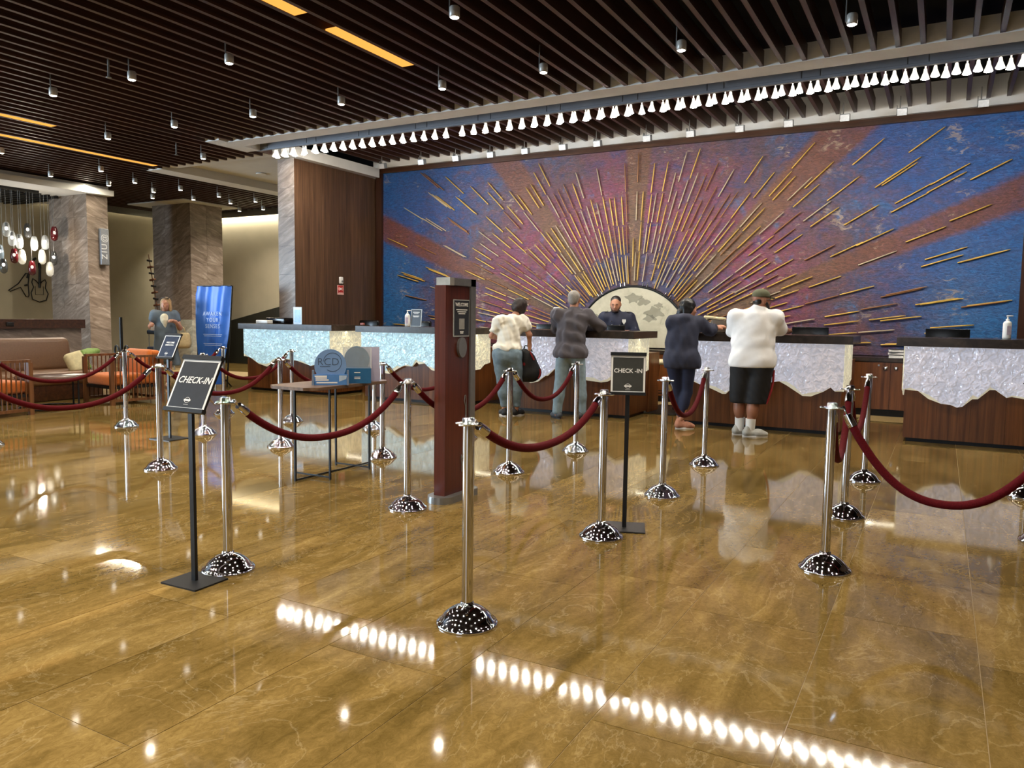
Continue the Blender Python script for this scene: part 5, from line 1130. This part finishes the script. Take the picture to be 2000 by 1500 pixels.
# --- woman in the dark blue hooded top, leaning on the fourth desk
L3_, rz3 = (-2.84, 9.55), .287
hp, R_ = (.06,.16,1.515), rot(-1.05,-.18,0)
sL, sR, eL, eR, wL, wR = (-.135,.02,1.345), (.175,.10,1.345), (.02,.32,1.20), (.335,.22,1.245), (.22,.44,1.245), (.40,.36,1.275)
kL, kR, aL, aR, hL, hR = (-.06,.06,.46), (.07,.04,.46), (-.02,.12,.12), (.005,-.02,.12), (-.105,-.02,.86), (.07,-.01,.86)
pr = head_prims(hp, R_, .95)+[cap((.045,.13,1.44),(.02,.06,1.36),.046,.056), cap(sL,sR,.055), cap((.02,.05,1.26),(-.02,0.02,.95),.07,.07)]+chain([sL,eL,wL],[.045,.038,.027])+chain([sR,eR,wR],[.045,.038,.027])+leg_chain(hL,kL,aL,(.08,.052,.034))+leg_chain(hR,kR,aR,(.08,.052,.034))+[ell((.03,.0,.05),(.075,.034,.035)), ell((0,.15,.05),(.034,.07,.035))]
pr += hand_prims(wL,(.9,.3,0),(0,0,-1),-1,.4,.9)+hand_prims(wR,(.8,.3,.2),(0,.2,-1),-1,.5,.9)
o = person('dark haired woman in a loose dark blue hooded top and leggings', pr, skin_m, L3_, rz3)
sh = [ell((.02,.06,1.27),(.185,.13,.15)), cap(sL,sR,.078), ell((-.01,.03,1.08),(.20,.145,.24)), ell((-.01,.0,.90),(.235,.16,.16)), cap((-.12,-.02,.82),(.13,.0,.82),.115)]+chain([sL,eL,(.18,.42,1.25)],[.08,.068,.05])+chain([sR,eR,(.37,.34,1.265)],[.085,.078,.056])+[ell((.0,.03,1.40),(.11,.09,.06))]
skin_obj('hooded_top', sh, plain('navy_sweat','#2c2f40',.9,var=.1,scale=15), o, k=.05, res=.010, wob=.006, wscale=15, seed=12, cut=[((0,0,-1),-.765)])
skin_obj('leggings', leg_chain(hL,kL,(-.02,.11,.17),(.108,.066,.046))+leg_chain(hR,kR,(.005,-.01,.17),(.108,.066,.046))+[cap((-.08,0,.88),(.05,0,.88),.12)], plain('navy_leggings','#141c38',.75), o, k=.035, res=.009, cut=[((0,0,-1),-.15)])
tan_shoe = plain('pink_canvas','#a8745c',.8)
shoe(o, (.055,.0,0), -1.35, .24, tan_shoe, sole_m); shoe(o, (.0,.17,0), -.3, .24, tan_shoe, sole_m)
hc = np.array(hp); T = lambda *v: hc+R_@np.array(v)
skin_obj('hair', [ell(T(0,-.028,.040),(.092,.104,.092),R_), cap(T(0,-.07,-.02),T(-.03,-.11,-.12),.070,.045), cap(T(.05,-.02,-.02),T(.05,-.07,-.11),.045,.035), cap(T(-.062,-.01,.0),T(-.06,-.05,-.11),.034,.03)], hair_black_m, o, k=.03, res=.008, wob=.003, wscale=40, seed=3)
face_bits(o, hp, R_, .95, hair_black_m)
# --- big man in the white T-shirt, shorts and cap
L4_, rz4 = (-1.95, 9.40), .204
hp, R_ = (.075,.06,1.61), rot(-1.05,-.05,0)
sL, sR, eL, eR, wL, wR = (-.205,.04,1.415), (.235,.06,1.415), (-.20,.32,1.22), (.335,.17,1.285), (.0,.46,1.26), (.385,.44,1.258)
kL, kR, aL, aR, hL, hR = (-.135,.03,.47), (.04,-.02,.47), (-.115,.08,.10), (.005,-.04,.10), (-.115,.0,.86), (.10,-.01,.86)
pr = head_prims(hp, R_, 1.02, 1.15)+[cap((.06,.05,1.53),(.03,.04,1.43),.066,.075), cap(sL,sR,.085), cap((.01,.05,1.28),(0,.02,.95),.10,.10)]+chain([sL,eL,wL],[.062,.050,.034])+chain([sR,eR,wR],[.062,.052,.036])+leg_chain(hL,kL,aL,(.11,.072,.048))+leg_chain(hR,kR,aR,(.11,.074,.050))+[ell((-.07,.08,.05),(.09,.04,.035)), ell((.05,-.04,.05),(.09,.04,.035))]
pr += hand_prims(wL,(.8,.5,0),(0,0,-1),-1,.3)+hand_prims(wR,(.2,.9,0),(0,0,-1),1,.3)
o = person('big man in a white T-shirt, black shorts and olive cap', pr, skin_dark_m, L4_, rz4)
sh = [ell((.01,.05,1.30),(.265,.17,.19)), cap(sL,sR,.088), ell((.0,.04,1.10),(.255,.20,.26)), ell((0,.02,.93),(.245,.185,.13)), cap((-.09,.0,.89),(.09,.0,.89),.182)]+chain([sL,(-.235,.18,1.25)],[.092,.088])+chain([sR,(.30,.15,1.28)],[.092,.090])+[cap((.045,.05,1.50),(.03,.04,1.44),.085,.12)]
skin_obj('t_shirt', sh, plain('white_tee','#f0f0f0',.85,var=.03,scale=12), o, k=.06, res=.011, wob=.003, wscale=15, seed=6, cut=[((0,0,-1),-.825)])
pn = [cap(hL,(-.135,.02,.44),.140,.116), cap(hR,(.055,-.01,.42),.142,.128), cap((-.08,0,.86),(.08,0,.86),.15)]
skin_obj('shorts', pn, plain('black_shorts','#0d0d10',.75), o, k=.05, res=.010, wob=.004, wscale=14, seed=7, cut=[((0,0,-1),-.395)])
MB().tube([(.245,-.02,.80),(.243,-.03,.66),(.222,-.04,.54),(.188,-.05,.43),(.175,-.06,.40)], .014, 6).build('red_stripe', plain('red_stripe','#8e1a22',.7), o)
for a_, r_ in ((kL, (-.12,.075,.10)), (kR, (.005,-.035,.10))):
    MB().cyl((r_[0],r_[1],.055),(r_[0]+.004,r_[1]-.006,.215),.052,.060,n=18).build('sock', paper_m, o)
shoe(o, (-.06,.09,0), -1.25, .30, white_shoe_m, sole_m, .08, .05); shoe(o, (.065,-.04,0), -1.3, .30, white_shoe_m, sole_m, .08, .05)
hc = np.array(hp); T = lambda *v: hc+R_@np.array(v); olive = plain('olive_cap','#5f5f48',.85,var=.08)
cp = skin_obj('cap', [ell(T(0,-.010,.065),(.092,.108,.080),R_)], olive, o, k=.01, res=.007, cut=[(tuple(-R_[:,2]), float(-(T(0,0,.042)@R_[:,2])))])
br = [(.075*math.cos(t_), .085+.085*math.sin(t_)) for t_ in [PI*i/14 for i in range(15)]]
MB().prism(br, 0, .007, lambda a,b_,q: Vector(T(a, b_, .045+q-.25*a*a*10*.1-.12*(b_-.08)))).build('cap_brim', olive, cp)
MB().tube([T(-.075,.06,.018),T(-.06,.098,.016),T(.06,.098,.016),T(.075,.06,.018)], .004, 6).build('glasses', black_shoe_m, o)
for sx in (-1,1): MB().tube([T(sx*.075,.06,.018),T(sx*.082,-.01,.012)], .004, 6).build('glasses_arm', black_shoe_m, o)
skin_obj('beard', [cap(T(-.062,.03,-.03),T(-.040,.07,-.085),.024,.024), cap(T(.062,.03,-.03),T(.040,.07,-.085),.024,.024), ell(T(0,.075,-.09),(.05,.036,.035),R_), cap(T(-.03,.096,-.042),T(.03,.096,-.042),.009)], hair_black_m, o, k=.02, res=.007)
skin_obj('hair', [ell(T(0,-.048,-.005),(.074,.052,.058),R_)], hair_black_m, o, k=.02, res=.008)
face_bits(o, hp, R_, 1.0, hair_black_m)
# --- woman standing at the back left, facing the camera
L5_, rz5 = (-12.58, 9.40), .928
hp, R_ = (.045,-.03,1.535), rot(PI-.35,-.05,0)
sL, sR, eL, eR, wL, wR = (-.135,.0,1.345), (.195,.0,1.345), (-.215,-.02,1.12), (.275,-.03,1.10), (-.20,-.17,1.10), (.205,-.19,1.215)
kL, kR, aL, aR, hL, hR = (-.10,-.01,.46), (.08,-.01,.46), (-.13,.0,.10), (.04,-.01,.10), (-.06,0,.86), (.10,0,.86)
pr = head_prims(hp, R_, .98, 1.05)+[cap((.04,-.01,1.45),(.03,.0,1.37),.052,.06), cap(sL,sR,.062), cap((.03,0,1.25),(.02,0,.92),.08,.09)]+chain([sL,eL,wL],[.05,.042,.028])+chain([sR,eR,wR],[.052,.044,.028])+leg_chain(hL,kL,aL,(.09,.056,.038))+leg_chain(hR,kR,aR,(.09,.056,.038))+[ell((-.14,-.05,.04),(.035,.095,.032)), ell((.05,-.06,.04),(.035,.095,.032))]
pr += hand_prims(wL,(-.1,-.5,.35),(.8,.1,-.3),1,.9,.92)+hand_prims(wR,(-.6,-.35,.25),(-.2,-.2,-.9),-1,.8,.92)
o = person('blond woman in a grey dress with a tote bag, standing by the column', pr, skin_m, L5_, rz5)
sh = [ell((.03,0,1.25),(.185,.135,.15)), cap(sL,sR,.076), ell((.03,-.01,1.05),(.195,.155,.22)), cap((.02,0,.90),(.0,0,.62),.19,.19), cap((.12,.02,.75),(.19,.03,.45),.10,.09)]+chain([sL,(-.165,-.01,1.26)],[.078,.074])+chain([sR,(.225,-.01,1.26)],[.078,.074])
skin_obj('dress', sh, plain('grey_blue_dress','#5d6b76',.85,var=.12,scale=6), o, k=.05, res=.011, wob=.005, wscale=14, seed=15, cut=[((0,0,-1),-.40)])
skin_obj('white_top', [ell((.02,-.085,1.275),(.085,.065,.09)), cap((.02,-.115,1.22),(.03,-.15,1.10),.06,.012)], plain('cream_top','#d9d2b6',.8), o, k=.03, res=.008)
hc = np.array(hp); T = lambda *v: hc+R_@np.array(v)
skin_obj('hair', [ell(T(0,-.026,.044),(.088,.098,.086),R_), cap(T(.066,-.01,.02),T(.072,-.01,-.10),.030,.028), cap(T(-.066,-.01,.02),T(-.076,-.01,-.11),.034,.032), ell(T(0,-.07,-.05),(.075,.04,.09),R_)], hair_blond_m, o, k=.03, res=.008, wob=.002, wscale=40)
MB().tube([T(-.07,.03,.105),T(-.03,.062,.118),T(.03,.062,.118),T(.07,.03,.105)], .010, 8).build('sunglasses', black_shoe_m, o)
face_bits(o, hp, R_, .98, hair_blond_m)
for c_, yw_ in (((-.14,-.04,0),PI+.1),((.05,-.05,0),PI-.1)): shoe(o, c_, yw_, .24, plain('nude_shoe','#b08f78',.6) if 'nude_shoe' not in MATS else MATS['nude_shoe'], MATS['nude_shoe'], .05)
cupo = MB().lathe([(.001,0),(.030,.002),(.036,.10),(.037,.105),(.001,.108)], n=14, cap=False).build('paper_cup', whiteplastic_m); tag(cupo, 'white drinking cup in the hand of the blond woman', 'cup')
M5 = Matrix.Translation((L5_[0],L5_[1],0)) @ Matrix.Rotation(rz5,4,'Z'); cupo.location = M5 @ Vector((-.182,-.245,1.055))
tote = thing('tote_bag', 'cream canvas tote bag on the arm of the blond woman', 'bag', (L5_[0],L5_[1],0), rz5)
skin_obj('bag_body', [cap((.27,-.02,.78),(.40,.0,.78),.06), cap((.27,-.02,.87),(.40,.0,.87),.055), cap((.27,-.02,.97),(.40,.0,.97),.04)], plain('cream_canvas','#c2ad80',.85), tote, k=.12, res=.010)
for s_ in (0,.03): MB().tube([(.27,-.04+s_,1.0),(.265,-.04+s_,1.10),(.30,-.035+s_,1.135),(.345,-.03+s_,1.10),(.375,-.02+s_,1.0)], .007, 6).build('bag_handle', MATS['cream_canvas'], tote)
